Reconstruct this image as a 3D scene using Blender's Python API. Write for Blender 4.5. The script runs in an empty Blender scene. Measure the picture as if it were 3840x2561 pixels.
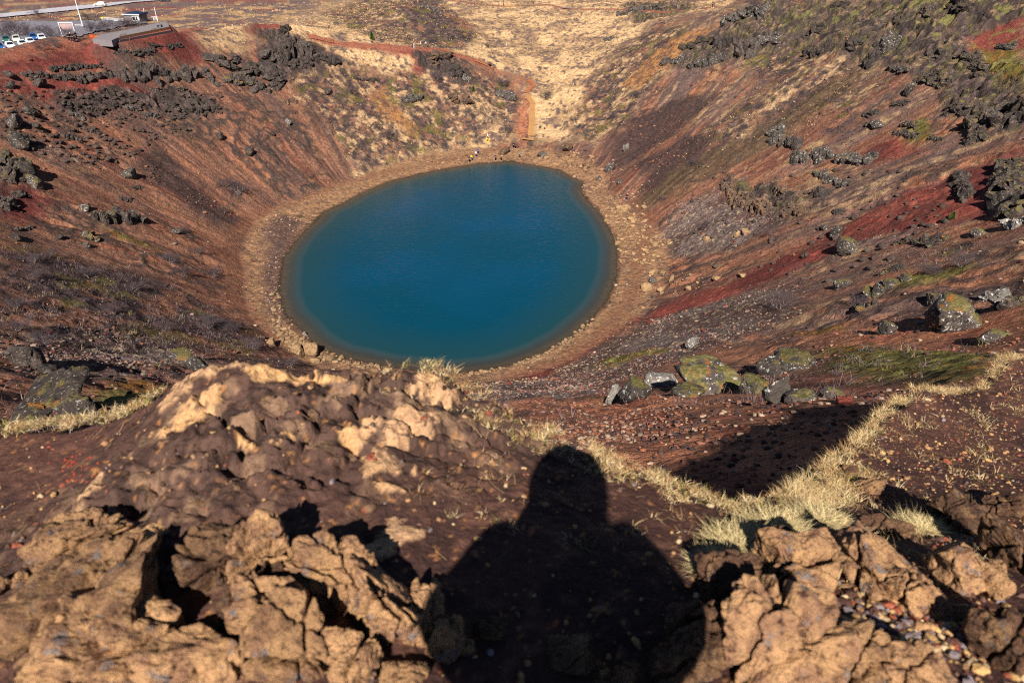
import bpy, bmesh, math, random
import numpy as np
from mathutils import Vector, Matrix
R = math.radians
sc = bpy.context.scene
COL = sc.collection
CAMH = 52.0; PITCH = R(31.0); FPX = 2560.0
SP, CP = math.sin(PITCH), math.cos(PITCH)
# ---------------- camera, sky, sun, exposure ----------------
cam_d = bpy.data.cameras.new('camera'); cam = bpy.data.objects.new('camera', cam_d); COL.objects.link(cam)
cam.location = (0, 0, CAMH); cam.rotation_euler = (R(90) - PITCH, 0, 0)
cam_d.lens = 24; cam_d.sensor_width = 36; cam_d.clip_start = 0.02; cam_d.clip_end = 6000
cam_d.dof.use_dof = True; cam_d.dof.focus_distance = 110; cam_d.dof.aperture_fstop = 3.4
sc.camera = cam
W = bpy.data.worlds.new('World'); sc.world = W; W.use_nodes = True
sky = W.node_tree.nodes.new('ShaderNodeTexSky'); sky.sky_type = 'NISHITA'; sky.sun_disc = False
bg = W.node_tree.nodes['Background']; bg.inputs[1].default_value = 0.05
W.node_tree.links.new(sky.outputs[0], bg.inputs[0])
Lx, Ly, Lz = 0.10, 0.995, -0.862          # direction the light travels
Ln = Vector((Lx, Ly, Lz)).normalized()
sky.sun_elevation = math.asin(-Ln.z); sky.sun_rotation = math.atan2(-Ln.x, -Ln.y)
sky.altitude = 2500; sky.air_density = 0.7; sky.dust_density = 0.1; sky.ozone_density = 2.0
sd = bpy.data.lights.new('sun', 'SUN'); sun = bpy.data.objects.new('sun', sd); COL.objects.link(sun)
sd.energy = 5.0; sd.angle = R(0.53); sd.color = (1.0, 0.94, 0.85)
sun.rotation_euler = Ln.to_track_quat('-Z', 'Y').to_euler(); sun.location = (0, -30, 120)
vs = sc.view_settings; vs.view_transform = 'Standard'; vs.look = 'None'; vs.exposure = 0.85; vs.gamma = 1
sc.cycles.use_denoising = False; sc.cycles.filter_width = 1.1; sc.cycles.max_bounces = 5; sc.cycles.diffuse_bounces = 1; sc.cycles.transparent_max_bounces = 8

# ---------------- numpy noise ----------------
def _h(ix, iy, iz, s):
    n = (ix.astype(np.uint32) * np.uint32(374761393) + iy.astype(np.uint32) * np.uint32(668265263)
         + iz.astype(np.uint32) * np.uint32(2147483647 - 58) + np.uint32(s * 974711 + 17))
    n = (n ^ (n >> np.uint32(13))) * np.uint32(1274126177)
    n = n ^ (n >> np.uint32(16)); n = n * np.uint32(2246822519); n = n ^ (n >> np.uint32(15))
    return (n & np.uint32(0xffffff)).astype(np.float32) / np.float32(0xffffff)
def n2(x, y, s=0):
    x = np.asarray(x, np.float32); y = np.asarray(y, np.float32)
    xf = np.floor(x); yf = np.floor(y); ix = xf.astype(np.int64); iy = yf.astype(np.int64); z = np.zeros_like(ix)
    fx = x - xf; fy = y - yf; fx = fx * fx * (3 - 2 * fx); fy = fy * fy * (3 - 2 * fy)
    a = _h(ix, iy, z, s); b = _h(ix + 1, iy, z, s); c = _h(ix, iy + 1, z, s); d = _h(ix + 1, iy + 1, z, s)
    return (a + (b - a) * fx) * (1 - fy) + (c + (d - c) * fx) * fy
def fbm(x, y, o=4, s=0, g=0.5):
    t = 0; a = 1; w = 0
    for i in range(o):
        t = t + a * n2(x * 2 ** i + 17.3 * i, y * 2 ** i - 9.1 * i, s + i); w += a; a *= g
    return t / w
def n3(p, s=0):
    f = np.floor(p); i = f.astype(np.int64); u = p - f; u = u * u * (3 - 2 * u)
    r = 0
    for dx in (0, 1):
        for dy in (0, 1):
            for dz in (0, 1):
                w = (u[:, 0] if dx else 1 - u[:, 0]) * (u[:, 1] if dy else 1 - u[:, 1]) * (u[:, 2] if dz else 1 - u[:, 2])
                r = r + w * _h(i[:, 0] + dx, i[:, 1] + dy, i[:, 2] + dz, s)
    return r
def fbm3(p, o=4, s=0, g=0.5):
    t = 0; a = 1; w = 0
    for k in range(o):
        t = t + a * n3(p * 2 ** k + 5.7 * k, s + k); w += a; a *= g
    return t / w
def worley(p, s=0):
    f = np.floor(p); i = f.astype(np.int64); u = p - f
    b1 = np.full(len(p), 9.0); b2 = np.full(len(p), 9.0)
    for dx in (-1, 0, 1):
        for dy in (-1, 0, 1):
            for dz in (-1, 0, 1):
                cx, cy, cz = i[:, 0] + dx, i[:, 1] + dy, i[:, 2] + dz
                q = np.stack([dx + _h(cx, cy, cz, s), dy + _h(cx, cy, cz, s + 1), dz + _h(cx, cy, cz, s + 2)], 1) - u
                d = np.sqrt((q * q).sum(1)); m = d < b1
                b2 = np.where(m, b1, np.minimum(b2, d)); b1 = np.where(m, d, b1)
    return b1, b2
def sstep(a, b, x):
    t = np.clip((x - a) / (b - a), 0, 1); return t * t * (3 - 2 * t)
def lin(hx, k=1.0):
    v = [int(hx[i:i + 2], 16) / 255 for i in (1, 3, 5)]
    return np.array([(c / 12.92 if c <= .04045 else ((c + .055) / 1.055) ** 2.4) * k for c in v], np.float32)

# ---------------- back-projection of the camera's rays onto the land ----------------
def ray(px, py):
    u = np.asarray(px, float) - 1920; v = 1280 - np.asarray(py, float)
    return np.stack([u, FPX * CP + v * SP, v * CP - FPX * SP], -1) / FPX
def at_h(px, py, h):
    d = ray(px, py); t = (h - CAMH) / d[..., 2]
    return d[..., 0] * t, d[..., 1] * t

LAKE_PX = [(1630,640),(1797,612),(1920,606),(2002,620),(2096,637),(2149,666),(2185,681),(2181,718),(2198,746),(2243,791),
 (2267,828),(2300,885),(2314,930),(2314,1028),(2275,1130),(2226,1187),(2132,1269),(2022,1329),(1920,1366),(1838,1386),
 (1715,1398),(1634,1398),(1450,1378),(1368,1358),(1270,1337),(1205,1305),(1164,1277),(1123,1232),(1070,1179),(1048,1110),
 (1050,1048),(1062,967),(1095,918),(1144,860),(1180,832),(1213,795),(1287,762),(1352,726),(1458,681)]
_lx, _ly = at_h([p[0] for p in LAKE_PX], [p[1] for p in LAKE_PX], 0.0)
LAKE = np.stack([_lx, _ly], 1); CX, CY = -8.0, 122.0
def seg_dist(x, y, P, closed=True):
    """distance to a polyline and, when closed, whether each point is inside."""
    d2 = np.full(x.shape, 1e12, np.float32); ins = np.zeros(x.shape, bool); n = len(P)
    for i in range(n if closed else n - 1):
        ax, ay = P[i]; bx, by = P[(i + 1) % n]; ex, ey = bx - ax, by - ay
        t = np.clip(((x - ax) * ex + (y - ay) * ey) / (ex * ex + ey * ey + 1e-9), 0, 1)
        d2 = np.minimum(d2, (x - ax - t * ex) ** 2 + (y - ay - t * ey) ** 2)
        if closed and ay != by:
            c = ((ay > y) != (by > y)) & (x < (bx - ax) * (y - ay) / (by - ay) + ax); ins ^= c
    d = np.sqrt(d2); return np.where(ins, -d, d) if closed else d

CAPS = [(-97,163,32.5),(-86,170,32.5),(-96,137,32.5),(-114,170,25.8),(-100,190,26),(-72,181,31.5),(-66,196,32),(-50,204,28),(-140,185,25.5),(-120,240,25.5),(-160,260,25.5),(-90,215,26),(-200,300,25),
 (-60,240,25.5),(-28,214,23.5),(-12,228,19.5),(0,240,17.5),(12,262,20),(30,275,24),(0,310,26),(60,330,28),(-60,320,26),(64,244,31),(84,215,38),(100,185,45),
 (112,150,53),(108,100,56),(92,60,54),(60,18,52),(25,-4,51),(0,-6,50.3),(-20,-2,50),(-45,14,49),(-70,50,44),(-90,98,35),(-150,100,27),(-140,40,30),(-60,-60,32),(60,-70,34),
 (180,60,42),(190,160,40),(150,250,34),(-170,200,25),(30,243,19)]
_cp = np.array(CAPS, float)
def _tps(r2): return 0.5 * r2 * np.log(r2 + 1e-6)
def rbf_fit(P, z, lam=0.0):
    n = len(P); d2 = ((P[:, None] - P[None]) ** 2).sum(-1)
    A = np.zeros((n + 3, n + 3)); A[:n, :n] = _tps(d2) + lam * np.eye(n); A[:n, n] = 1; A[:n, n + 1:] = P; A[n, :n] = 1; A[n + 1:, :n] = P.T
    return np.linalg.solve(A, np.concatenate([z, [0, 0, 0]]))
def rbf_eval(P, w, x, y):
    r = w[len(P)] + w[len(P) + 1] * x + w[len(P) + 2] * y
    for i in range(len(P)):
        r = r + w[i] * _tps((x - P[i, 0]) ** 2 + (y - P[i, 1]) ** 2)
    return r
CW = rbf_fit(_cp[:, :2], _cp[:, 2], 30.0)
TH = np.array([-180,-160,-135,-110,-90,-60,-45,-20,0,25,45,58,66,73,80,88,94,102,112,125,145,165,180], float)
SL = np.array([.63,.60,.60,.61,.60,.60,.60,.61,.61,.62,.58,.52,.42,.34,.33,.36,.48,.58,.60,.61,.62,.64,.63])
BW = np.array([9,  6,  5,  4,  4,  5,  7,  9, 10, 7, 6, 7, 9, 10,10,10,11,11,9,7,9,11,9], float)
def hbase(x, y):
    d = seg_dist(x, y, LAKE); th = np.degrees(np.arctan2(y - CY, x - CX))
    s = np.interp(th, TH, SL); w = np.interp(th, TH, BW)
    wall = np.where(d < 0, d * 0.30, 0.13 * np.minimum(d, w) + s * np.maximum(d - w, 0) + 0.0011 * np.clip(d - w, 0, 75) ** 2 * sstep(-20, -50, th) * sstep(-179, -120, th))
    wall = np.maximum(wall, -9 + 0.01 * wall)
    r = np.hypot(x - CX, y - CY)
    O = rbf_eval(_cp[:, :2], CW, x, y); f = sstep(190, 300, r); O = np.clip(O, 15, 58) * (1 - f) + 25.5 * f
    k = 3.0; hh = np.clip(0.5 + 0.5 * (O - wall) / k, 0, 1)
    h = O * (1 - hh) + wall * hh - k * hh * (1 - hh)
    h = h + 6.5 * np.exp(-(((x + 34) / 17) ** 2 + ((y - 268) / 17) ** 2))
    return h, d, th
def G0(px, py, fn=None, tmin=6.0):
    """where the camera's ray through a photo pixel first meets the land"""
    fn = fn or (lambda x, y: hbase(x, y)[0])
    px = np.atleast_1d(np.asarray(px, float)); py = np.atleast_1d(np.asarray(py, float))
    d = ray(px, py); ts = np.geomspace(tmin, 900, 500)
    X = d[:, 0:1] * ts; Y = d[:, 1:2] * ts; Z = CAMH + d[:, 2:3] * ts
    below = Z < fn(X, Y); i = np.where(below.any(1), below.argmax(1), len(ts) - 1)
    lo = ts[np.maximum(i - 1, 0)]; hi = ts[i]
    for _ in range(18):
        m = (lo + hi) / 2; b = CAMH + d[:, 2] * m < fn(d[:, 0] * m, d[:, 1] * m); hi = np.where(b, m, hi); lo = np.where(b, lo, m)
    return np.stack([d[:, 0] * hi, d[:, 1] * hi], 1)
def zone(pts): return G0([p[0] for p in pts], [p[1] for p in pts])
# ---------------- zones of the land: outlines on the ground, in world metres ----------------
ZP = {
 'grass': [[(620,60),(700,20),(1100,-5),(1700,-5),(2300,-5),(2760,-5),(2700,35),(2560,60),(2420,90),(2350,160),(2270,230),(2200,330),(2160,420),(2140,500),(2230,560),(2120,545),(2010,520),(1990,400),(1960,300),(1850,265),(1700,205),(1640,182),(1540,195),(1560,240),(1480,300),(1380,260),(1250,200),(1100,170),(1080,120),(960,100),(880,70)],
   [(760,95),(860,85),(930,110),(960,170),(930,200),(860,190),(800,190),(770,150)],
   [(1290,610),(1450,560),(1600,500),(1800,420),(1930,440),(1920,520),(1800,560),(1600,590),(1400,640),(1330,680)],
   [(2010,330),(2160,420),(2230,480),(2180,540),(2060,520),(2020,470)]],
 'mixed': [[(1060,330),(1150,240),(1300,240),(1480,300),(1560,260),(1700,230),(1900,300),(1960,400),(1880,480),(1700,560),(1500,600),(1350,620),(1280,540),(1200,430)],
   [(2140,500),(2200,330),(2300,230),(2420,120),(2560,90),(2640,120),(2560,230),(2440,330),(2330,470),(2240,560)],
   [(1200,60),(1350,0),(1600,0),(1720,60),(1790,140),(1700,190),(1560,170),(1400,160)],
   [(2600,50),(2900,60),(3100,150),(3300,320),(3200,420),(3000,480),(2860,520),(2700,560),(2600,540),(2750,420),(2900,330),(2800,250)]],
 'scrub': [[(1540,0),(1640,-5),(1730,60),(1790,140),(1700,190),(1600,165),(1540,120),(1430,40)],
   [(0,930),(180,940),(400,1010),(620,1070),(800,1150),(960,1260),(1010,1330),(800,1340),(500,1330),(250,1280),(0,1250)],
   [(2760,0),(2900,0),(2960,60),(2800,60)],[(2950,430),(3100,380),(3220,440),(3150,520),(2980,490)],[(3320,1000),(3560,930),(3700,900),(3560,1000),(3400,1030)],[(830,640),(880,700),(940,740),(880,760),(800,700)],[(860,870),(1000,900),(960,960),(880,930)]],
 'red': [[(-20,225),(300,170),(560,130),(640,105),(720,170),(770,230),(500,245),(330,262),(150,282),(60,300),(-20,300)],
   [(-20,300),(420,300),(600,330),(640,380),(400,380),(200,380),(-20,340)],
   [(960,85),(1060,100),(1040,150),(960,150)],[(1340,170),(1560,180),(1640,185),(1600,205),(1570,215),(1590,270),(1560,280),(1530,220),(1460,195)],
   [(2370,1215),(2440,1165),(2760,1040),(2940,950),(3100,870),(3250,800),(3400,720),(3560,660),(3860,540),(3860,740),(3700,820),(3500,850),(3300,880),(3150,950),(2960,1010),(2800,1080),(2560,1160),(2420,1210)],
   [(3290,540),(3420,500),(3480,560),(3330,590),(3200,600)],[(0,720),(120,700),(200,760),(80,830),(-20,820)],[(1890,1420),(2140,1250),(2330,1190),(2390,1200),(2200,1320),(2000,1420)],
   [(3560,100),(3860,60),(3860,160),(3660,200),(3560,180)]],
 'ochre': [[(2560,130),(2640,100),(2700,90),(2600,170),(2490,260),(2400,340),(2330,320),(2420,230),(2500,160)],[(1380,330),(1420,330),(1500,420),(1560,500),(1520,500),(1420,410)]],
 'darkscree': [[(2330,470),(2500,390),(2640,330),(2700,360),(2560,470),(2440,560),(2360,620),(2300,640),(2260,600)],[(2380,620),(2560,520),(2700,500),(2600,600),(2480,680),(2390,720)],
   [(1000,820),(1060,800),(1130,830),(1100,880),(1050,980),(1035,1120),(1100,1240),(1030,1210),(980,1120),(970,960)],
   [(560,540),(700,640),(820,760),(870,850),(800,850),(640,740),(500,620)]],
 'olive': [[(2500,640),(2800,500),(3100,300),(3260,260),(3100,400),(2950,520),(2750,620),(2560,720),(2420,800),(2400,740)]],
 'greyscree': [[(1750,1470),(1880,1420),(2080,1390),(2300,1280),(2520,1170),(2800,1090),(3000,1060),(2960,1200),(2800,1260),(2640,1330),(2500,1370),(2300,1420),(2100,1520),(1900,1560)],
   [(0,1290),(400,1250),(640,1290),(760,1340),(600,1420),(340,1450),(200,1400),(0,1390)],
   [(2540,760),(2700,720),(2900,760),(2900,860),(2760,940),(2600,960),(2480,900)],[(80,500),(300,600),(420,640),(330,640),(150,560)]],
 'moss': [[(3110,1310),(3300,1305),(3800,1310),(3760,1400),(3600,1450),(3420,1430),(3250,1405),(3080,1395)],[(330,1470),(480,1450),(620,1450),(560,1520),(430,1530),(350,1520)],
   [(3360,470),(3480,440),(3500,520),(3420,520)],[(3660,180),(3820,180),(3860,330),(3760,300)],[(380,850),(470,880),(590,935),(540,930),(430,890)],[(3300,1090),(3480,1040),(3600,1020),(3560,1060),(3340,1120)],
   [(2240,1350),(2420,1300),(2520,1310),(2400,1340),(2260,1380)],[(2960,1240),(3160,1220),(3160,1240),(3000,1260)]],
 'crag': [[(2610,250),(2500,230),(2560,200),(2700,110),(2800,30),(2950,0),(3100,90),(3020,170),(2850,210),(2720,240)],[(3000,-10),(3860,-10),(3860,60),(3600,170),(3860,250),(3860,500),(3640,480),(3500,330),(3330,260),(3150,210),(3020,120)],
   [(2730,660),(2900,680),(3040,740),(2960,800),(2820,780),(2720,720)],[(2330,20),(2560,10),(2620,40),(2500,70),(2380,90)],[(980,120),(1080,130),(1200,200),(1330,230),(1200,260),(1060,300),(960,260)],[(200,370),(420,350),(640,330),(800,350),(830,420),(700,440),(500,420),(300,430)],
   [(1540,200),(1640,190),(1720,240),(1820,320),(1780,330),(1650,290),(1560,250)]],
 'orange': [[(1960,360),(1985,400),(1975,505),(1945,515),(1925,470),(1935,420)],[(2050,1560),(2300,1500),(2700,1490),(3100,1500),(3300,1500),(3300,1720),(3000,1800),(2600,1800),(2300,1700)],[(3020,1240),(3860,1180),(3860,1320),(3300,1310),(3060,1300)]],
}
ZW = {k: [zone(p) for p in v] for k, v in ZP.items()}
PATHS = {  # px polyline, half width in metres
 'rim': ([(-40,228),(110,190),(286,155),(380,140),(480,112),(592,80),(700,58),(817,41),(960,16),(1140,4)], 1.6),
 'far': ([(1170,141),(1254,163),(1360,172),(1500,181),(1600,183),(1661,186),(1699,203),(1776,226),(1834,250),(1906,281),(1981,300),(1999,320),(1976,350)], 1.3),
 'lakeL': ([(1960,535),(1800,575),(1560,625),(1400,655),(1246,700),(1100,760),(1000,785),(925,830),(890,880),(882,960),(875,1050),(885,1110),(935,1175),(985,1215),(1050,1290)], .8),
 'lakeR': ([(2380,760),(2440,840),(2400,960),(2385,1080),(2330,1170),(2250,1260),(2100,1350),(1900,1420)], 1.0),
 'top': ([(1690,3),(1800,16),(1880,24),(1990,22),(2060,18),(2120,34),(2300,36),(2420,42),(2600,38),(2680,28)], 1.0),
}
PW = {k: (zone(v[0]), v[1]) for k, v in PATHS.items()}
def mask(name, x, y, soft=2.5, warp=2.5, sc_=5.0, only=None):
    m = np.zeros(x.shape, np.float32)
    for P in ZW[name] if only is None else [ZW[name][i] for i in only]:
        lo = P.min(0) - 6; hi = P.max(0) + 6
        k = (x > lo[0]) & (x < hi[0]) & (y > lo[1]) & (y < hi[1])
        if not k.any(): continue
        X, Y = x[k], y[k]
        wx = X + warp * (fbm(X / sc_, Y / sc_, 4, 31) - .5) * 2; wy = Y + warp * (fbm(X / sc_ + 40, Y / sc_, 4, 57) - .5) * 2
        d = seg_dist(wx, wy, P); m[k] = np.maximum(m[k], sstep(soft, -soft, d))
    return m
def path_d(x, y):
    r = np.full(x.shape, 99.0, np.float32)
    for k, (P, w) in PW.items():
        lo = P.min(0) - 5; hi = P.max(0) + 5
        s = (x > lo[0]) & (x < hi[0]) & (y > lo[1]) & (y < hi[1])
        if s.any(): r[s] = np.minimum(r[s], seg_dist(x[s], y[s], P, False) - w)
    return r
def flow(x, y, d, th):
    """coordinates that run along and across the fall line of the crater wall"""
    return np.radians(th) * 62.0, d
PTZ = 31.9
def _ph(px, py, h): q = at_h(px, py, h); return (float(q[0]), float(q[1]))
PLATF = np.array([_ph(345, 147, PTZ), _ph(446, 153, PTZ - .5), _ph(642, 116, PTZ - .5), _ph(623, 81, PTZ), _ph(480, 112, PTZ), _ph(375, 131, PTZ)])
def height(x, y, detail=True):
    x = np.asarray(x, float); y = np.asarray(y, float)
    h, d, th = hbase(x, y)
    wall = sstep(1, 8, d) * (1 - sstep(75, 95, d))
    pd = path_d(x, y); calm = 1 - sstep(3.0, -.3, pd) * .92
    out = sstep(195, 225, np.hypot(x - CX, y - CY)) * (x < -20)
    calm = calm * (1 - out * .85)
    a, b = flow(x, y, d, th)
    h = h + calm * wall * 1.5 * (fbm(a / 9, b / 40, 3, 3) - .5)
    h = h + calm * wall * .5 * (fbm(a / 2.2, b / 14, 3, 9) - .5)
    h = h + calm * sstep(-1, 5, d) * (1.3 * (fbm(x / 9, y / 9, 3, 5) - .5) + .42 * (fbm(x / 1.6, y / 1.6, 3, 8) - .5))
    rg = 1 - np.abs(2 * fbm(x / 3.2, y / 3.2, 4, 71) - 1)
    h = h + calm * sstep(6, 16, d) * (rg - .7) * 1.1 * sstep(.40, .62, fbm(x / 14, y / 14, 3, 73))
    h = h + .35 * sstep(0, .8, d) * (1 - sstep(6, 12, d)) * (fbm(x / .9, y / .9, 2, 81) - .45) * calm
    m = mask('crag', x, y, 2.0, 3.0)
    k = m > .01
    if k.any():
        X, Y = x[k], y[k]
        rd = 1 - np.abs(2 * fbm(X / 5, Y / 5, 4, 61) - 1); t = rd * 2.6 + h[k] * .22
        h[k] += m[k] * calm[k] * (1.8 * (rd - .6) + .9 * (sstep(.35, .6, t - np.floor(t)) - .5) + .9 * (fbm(X / 1.1, Y / 1.1, 3, 66) - .5))
    k = (mask('scrub', x, y, 2, 3) + .6 * mask('mixed', x, y, 2, 3)) * calm
    h = h + k * .55 * (fbm(x / 1.3, y / 1.3, 3, 91) - .4)
    k = mask('moss', x, y, 1, 1)
    h = h + k * .35 * (1 - np.abs(2 * fbm(x / 1.2, y / 1.0, 3, 93) - 1))
    k = mask('grass', x, y, 2, 3) * calm
    h = h + k * .35 * (fbm(x / 1.0, y / 1.0, 3, 95) - .5)
    lo = PLATF.min(0) - 12; hi = PLATF.max(0) + 12; k = (x > lo[0]) & (x < hi[0]) & (y > lo[1]) & (y < hi[1])
    if k.any():                                           # the rim is cut level for the viewing platform
        dp = seg_dist(x[k], y[k], PLATF); h[k] = np.maximum(np.minimum(h[k], PTZ - .80 + .55 * np.maximum(dp - 3.5, 0)), PTZ - .92 - 1.15 * np.maximum(dp - .8, 0))
    return h
C_ = lambda hx: lin(hx, .80)
PAL = dict(brown=C_('#8a6350'), brown2=C_('#5e4338'), purple=C_('#5f4a46'), tan=C_('#a37d5c'), grass=C_('#d6b083'), grass2=C_('#ad8c68'),
 scrub=C_('#5a4a49'), scrub2=C_('#75605a'), dark=C_('#33292a'), red=C_('#8e463c'), red2=C_('#6e332f'), ochre=C_('#a8764a'), olive=C_('#6b5640'), grey=C_('#766662'),
 moss=C_('#67612e'), moss2=C_('#807a44'), rust=C_('#8a4f20'), beach=C_('#a17a5a'), orange=C_('#b07556'), path=C_('#8a5c46'), bed=C_('#8a6c58'), rock=C_('#493f3b'), pale=C_('#cbb493'))
def colour(x, y, h, d, th, steep):
    def mix(c, col, f): return c * (1 - f[:, None]) + (PAL[col] if isinstance(col, str) else col) * f[:, None]
    n = len(x); a, b = flow(x, y, d, th)
    f1 = fbm(x / 6, y / 6, 4, 201); f2 = fbm(x / 1.1, y / 1.1, 3, 205); f3 = fbm(x / .45, y / .45, 2, 209)
    s1 = fbm(a / 3.0, b / 34, 4, 211); s2 = fbm(a / 1.0, b / 16, 3, 215); s3 = fbm(a / 6, b / 50, 3, 219)
    left = sstep(-20, -50, x)
    c = np.tile(PAL['brown'], (n, 1))
    s4 = fbm(a / .5, b / 9, 3, 223)
    c = mix(c, 'purple', sstep(.45, .62, s1) * .8)
    c = mix(c, 'orange', sstep(.52, .68, s3) * (.55 - .3 * left))
    c = mix(c, 'red2', sstep(.55, .72, 1 - s1) * .45); c = mix(c, 'orange', sstep(.55, .68, s4) * .45); c = c * (.86 + .28 * s4[:, None])
    c = mix(c, 'dark', sstep(.56, .72, s2) * .5)
    c = mix(c, 'tan', sstep(.60, .75, s2 * .5 + f2 * .5) * .5)
    rg = 1 - np.abs(2 * fbm(x / 3.2, y / 3.2, 4, 71) - 1); c = mix(c, 'rock', sstep(.80, .92, rg) * sstep(.46, .62, fbm(x / 14, y / 14, 3, 73)) * .8)
    # wall of the far right side carries dull grass in streaks
    rt = sstep(10, 40, x) * sstep(40, 60, y) * sstep(10, 16, h)
    c = mix(c, 'scrub2', rt * sstep(.42, .55, f1 * .4 + s1 * .6) * .6)
    c = mix(c, 'grass2', rt * sstep(.54, .68, s2 * .6 + f2 * .4) * .7)
    m = mask('grass', x, y, 3, 4)
    g = mix(np.tile(PAL['grass'], (n, 1)), 'grass2', sstep(.4, .65, f1)); g = mix(g, 'scrub2', sstep(.50, .62, f2 * .6 + f1 * .4) * .75); g = mix(g, 'scrub', sstep(.60, .70, f2) * .7)
    out = sstep(180, 215, np.hypot(x - CX, y - CY)); m = np.maximum(m, out)
    c = mix(c, g, m)
    m = mask('mixed', x, y, 3, 4)
    g = mix(np.tile(PAL['brown'] * .9, (n, 1)), 'scrub', sstep(.42, .5, f2)); g = mix(g, 'grass', sstep(.46, .66, fbm(x / 2.4 + 9, y / 2.4, 5, 231, .7)) * .75); g = mix(g, 'dark', sstep(.55, .66, f2) * .7)
    g = mix(g, 'moss', sstep(.62, .7, fbm(x / 3.4, y / 3.4, 3, 233)) * .7); g = mix(g, 'rock', sstep(.60, .66, fbm(x / 1.7, y / 1.7, 3, 235)) * .6)
    c = mix(c, g, m * .95)
    m = mask('scrub', x, y, 3, 4)
    g = mix(np.tile(PAL['scrub'], (n, 1)), 'dark', sstep(.45, .6, f2) * .8); g = mix(g, 'orange', sstep(.55, .66, f1) * .5); g = mix(g, 'moss', sstep(.6, .7, fbm(x / 3.4, y / 3.4, 3, 233)) * .6)
    c = mix(c, g, m * .9)
    m = mask('olive', x, y, 2.5, 3); c = mix(c, mix(np.tile(PAL['olive'], (n, 1)), 'dark', sstep(.45, .6, s2) * .5), m * .85)
    m = mask('darkscree', x, y, 2, 3); c = mix(c, mix(np.tile(PAL['purple'] * .8, (n, 1)), 'dark', sstep(.4, .55, f3) * .7), m * .9)
    m = mask('greyscree', x, y, 2, 3); g = mix(np.tile(PAL['purple'], (n, 1)), 'grey', sstep(.45, .6, f1)); g = mix(g, 'dark', sstep(.5, .62, f3) * .6); g = mix(g, 'pale', sstep(.62, .7, f3) * .5)
    c = mix(c, g, m * .9)
    m = mask('ochre', x, y, 2, 3); c = mix(c, mix(np.tile(PAL['ochre'], (n, 1)), 'purple', sstep(.5, .65, f2) * .7), m * .9)
    m = mask('red', x, y, 1.8, 2.5); g = mix(np.tile(PAL['red'], (n, 1)), 'red2', sstep(.4, .6, f1)); g = mix(g, 'brown2', sstep(.5, .65, s2) * .25)
    c = mix(c, g, m * .92)
    m = mask('orange', x, y, 2, 2); g = mix(np.tile(PAL['orange'], (n, 1)), 'red', sstep(.5, .65, f2) * .5); c = mix(c, g, m * .9)
    # beach ring, stained darker where it is wet, and the bed under water
    w = np.interp(th, TH, BW)
    m = sstep(w + 1, w - 2, d); g = mix(np.tile(PAL['beach'], (n, 1)), 'purple', sstep(.5, .62, f2) * .55); g = mix(g, 'tan', sstep(.52, .66, f3) * .6)
    ds = mask('darkscree', x, y, 1.5, 2, only=[2]); g = mix(g, 'purple', ds * .85); c = mix(c, g, m)
    c = mix(c, 'brown2', sstep(.9, .25, d) * .75); c = mix(c, 'bed', sstep(.2, -.6, d)); c = mix(c, 'dark', sstep(-1, -6, d) * .8)
    m = mask('crag', x, y, 1.5, 3); g = mix(np.tile(PAL['rock'], (n, 1)), 'scrub2', sstep(.45, .6, f2)); g = mix(g, 'grass2', sstep(.52, .62, fbm(x / 1.5, y / 1.5, 4, 243)) * sstep(-5, 30, x) * .6); g = mix(g, 'moss2', sstep(.55, .66, fbm(x / 1.6, y / 1.6, 4, 241)) * sstep(-5, 30, x) * .6)
    g = mix(g, 'dark', sstep(.5, .65, f3) * .6); c = mix(c, g, m * sstep(.3, .6, m * .7 + f2 * .5))
    c = mix(c, 'rock', sstep(.85, 1.2, steep) * (h > 8) * .7)
    m = mask('moss', x, y, 1, 1.2); g = mix(np.tile(PAL['moss'], (n, 1)), 'moss2', sstep(.5, .65, f2)); g = mix(g, 'rust', sstep(.52, .62, f1 * .5 + f3 * .5) * .7); c = mix(c, g, m * .95)
    # scattered moss cushions on the upper right wall
    m = sstep(.60, .70, fbm(x / 1.8, y / 1.8, 4, 251)) * sstep(20, 45, x) * sstep(30, 36, h) ; c = mix(c, 'moss2', m * .7)
    pd = path_d(x, y); red = sstep(10, 20, h); pc = PAL['path'] * (1 - red[:, None]) + C_('#9c5f4b') * red[:, None]
    pc = pc * (.85 + .3 * f2[:, None]); c = mix(c, pc, sstep(.6, -.6, pd + (f2 - .5) * 3 + (f1 - .5) * 2) * (.55 + .4 * red))
    # plain beyond the left rim: dull heath with red gravel verges
    m = sstep(-60, -85, x) * sstep(29.5, 27.5, h) * sstep(90, 100, x * 0 + np.hypot(x - CX, y - CY))
    g = mix(np.tile(PAL['scrub2'], (n, 1)), 'grass2', sstep(.48, .6, f1)); g = mix(g, 'red', sstep(.56, .66, fbm(x / 16, y / 10, 4, 261)) * .6)
    c = mix(c, g, m)
    c = c * (.82 + .36 * f3[:, None]) * (.9 + .2 * f2[:, None])
    return np.clip(c, .006, .9)

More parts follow.
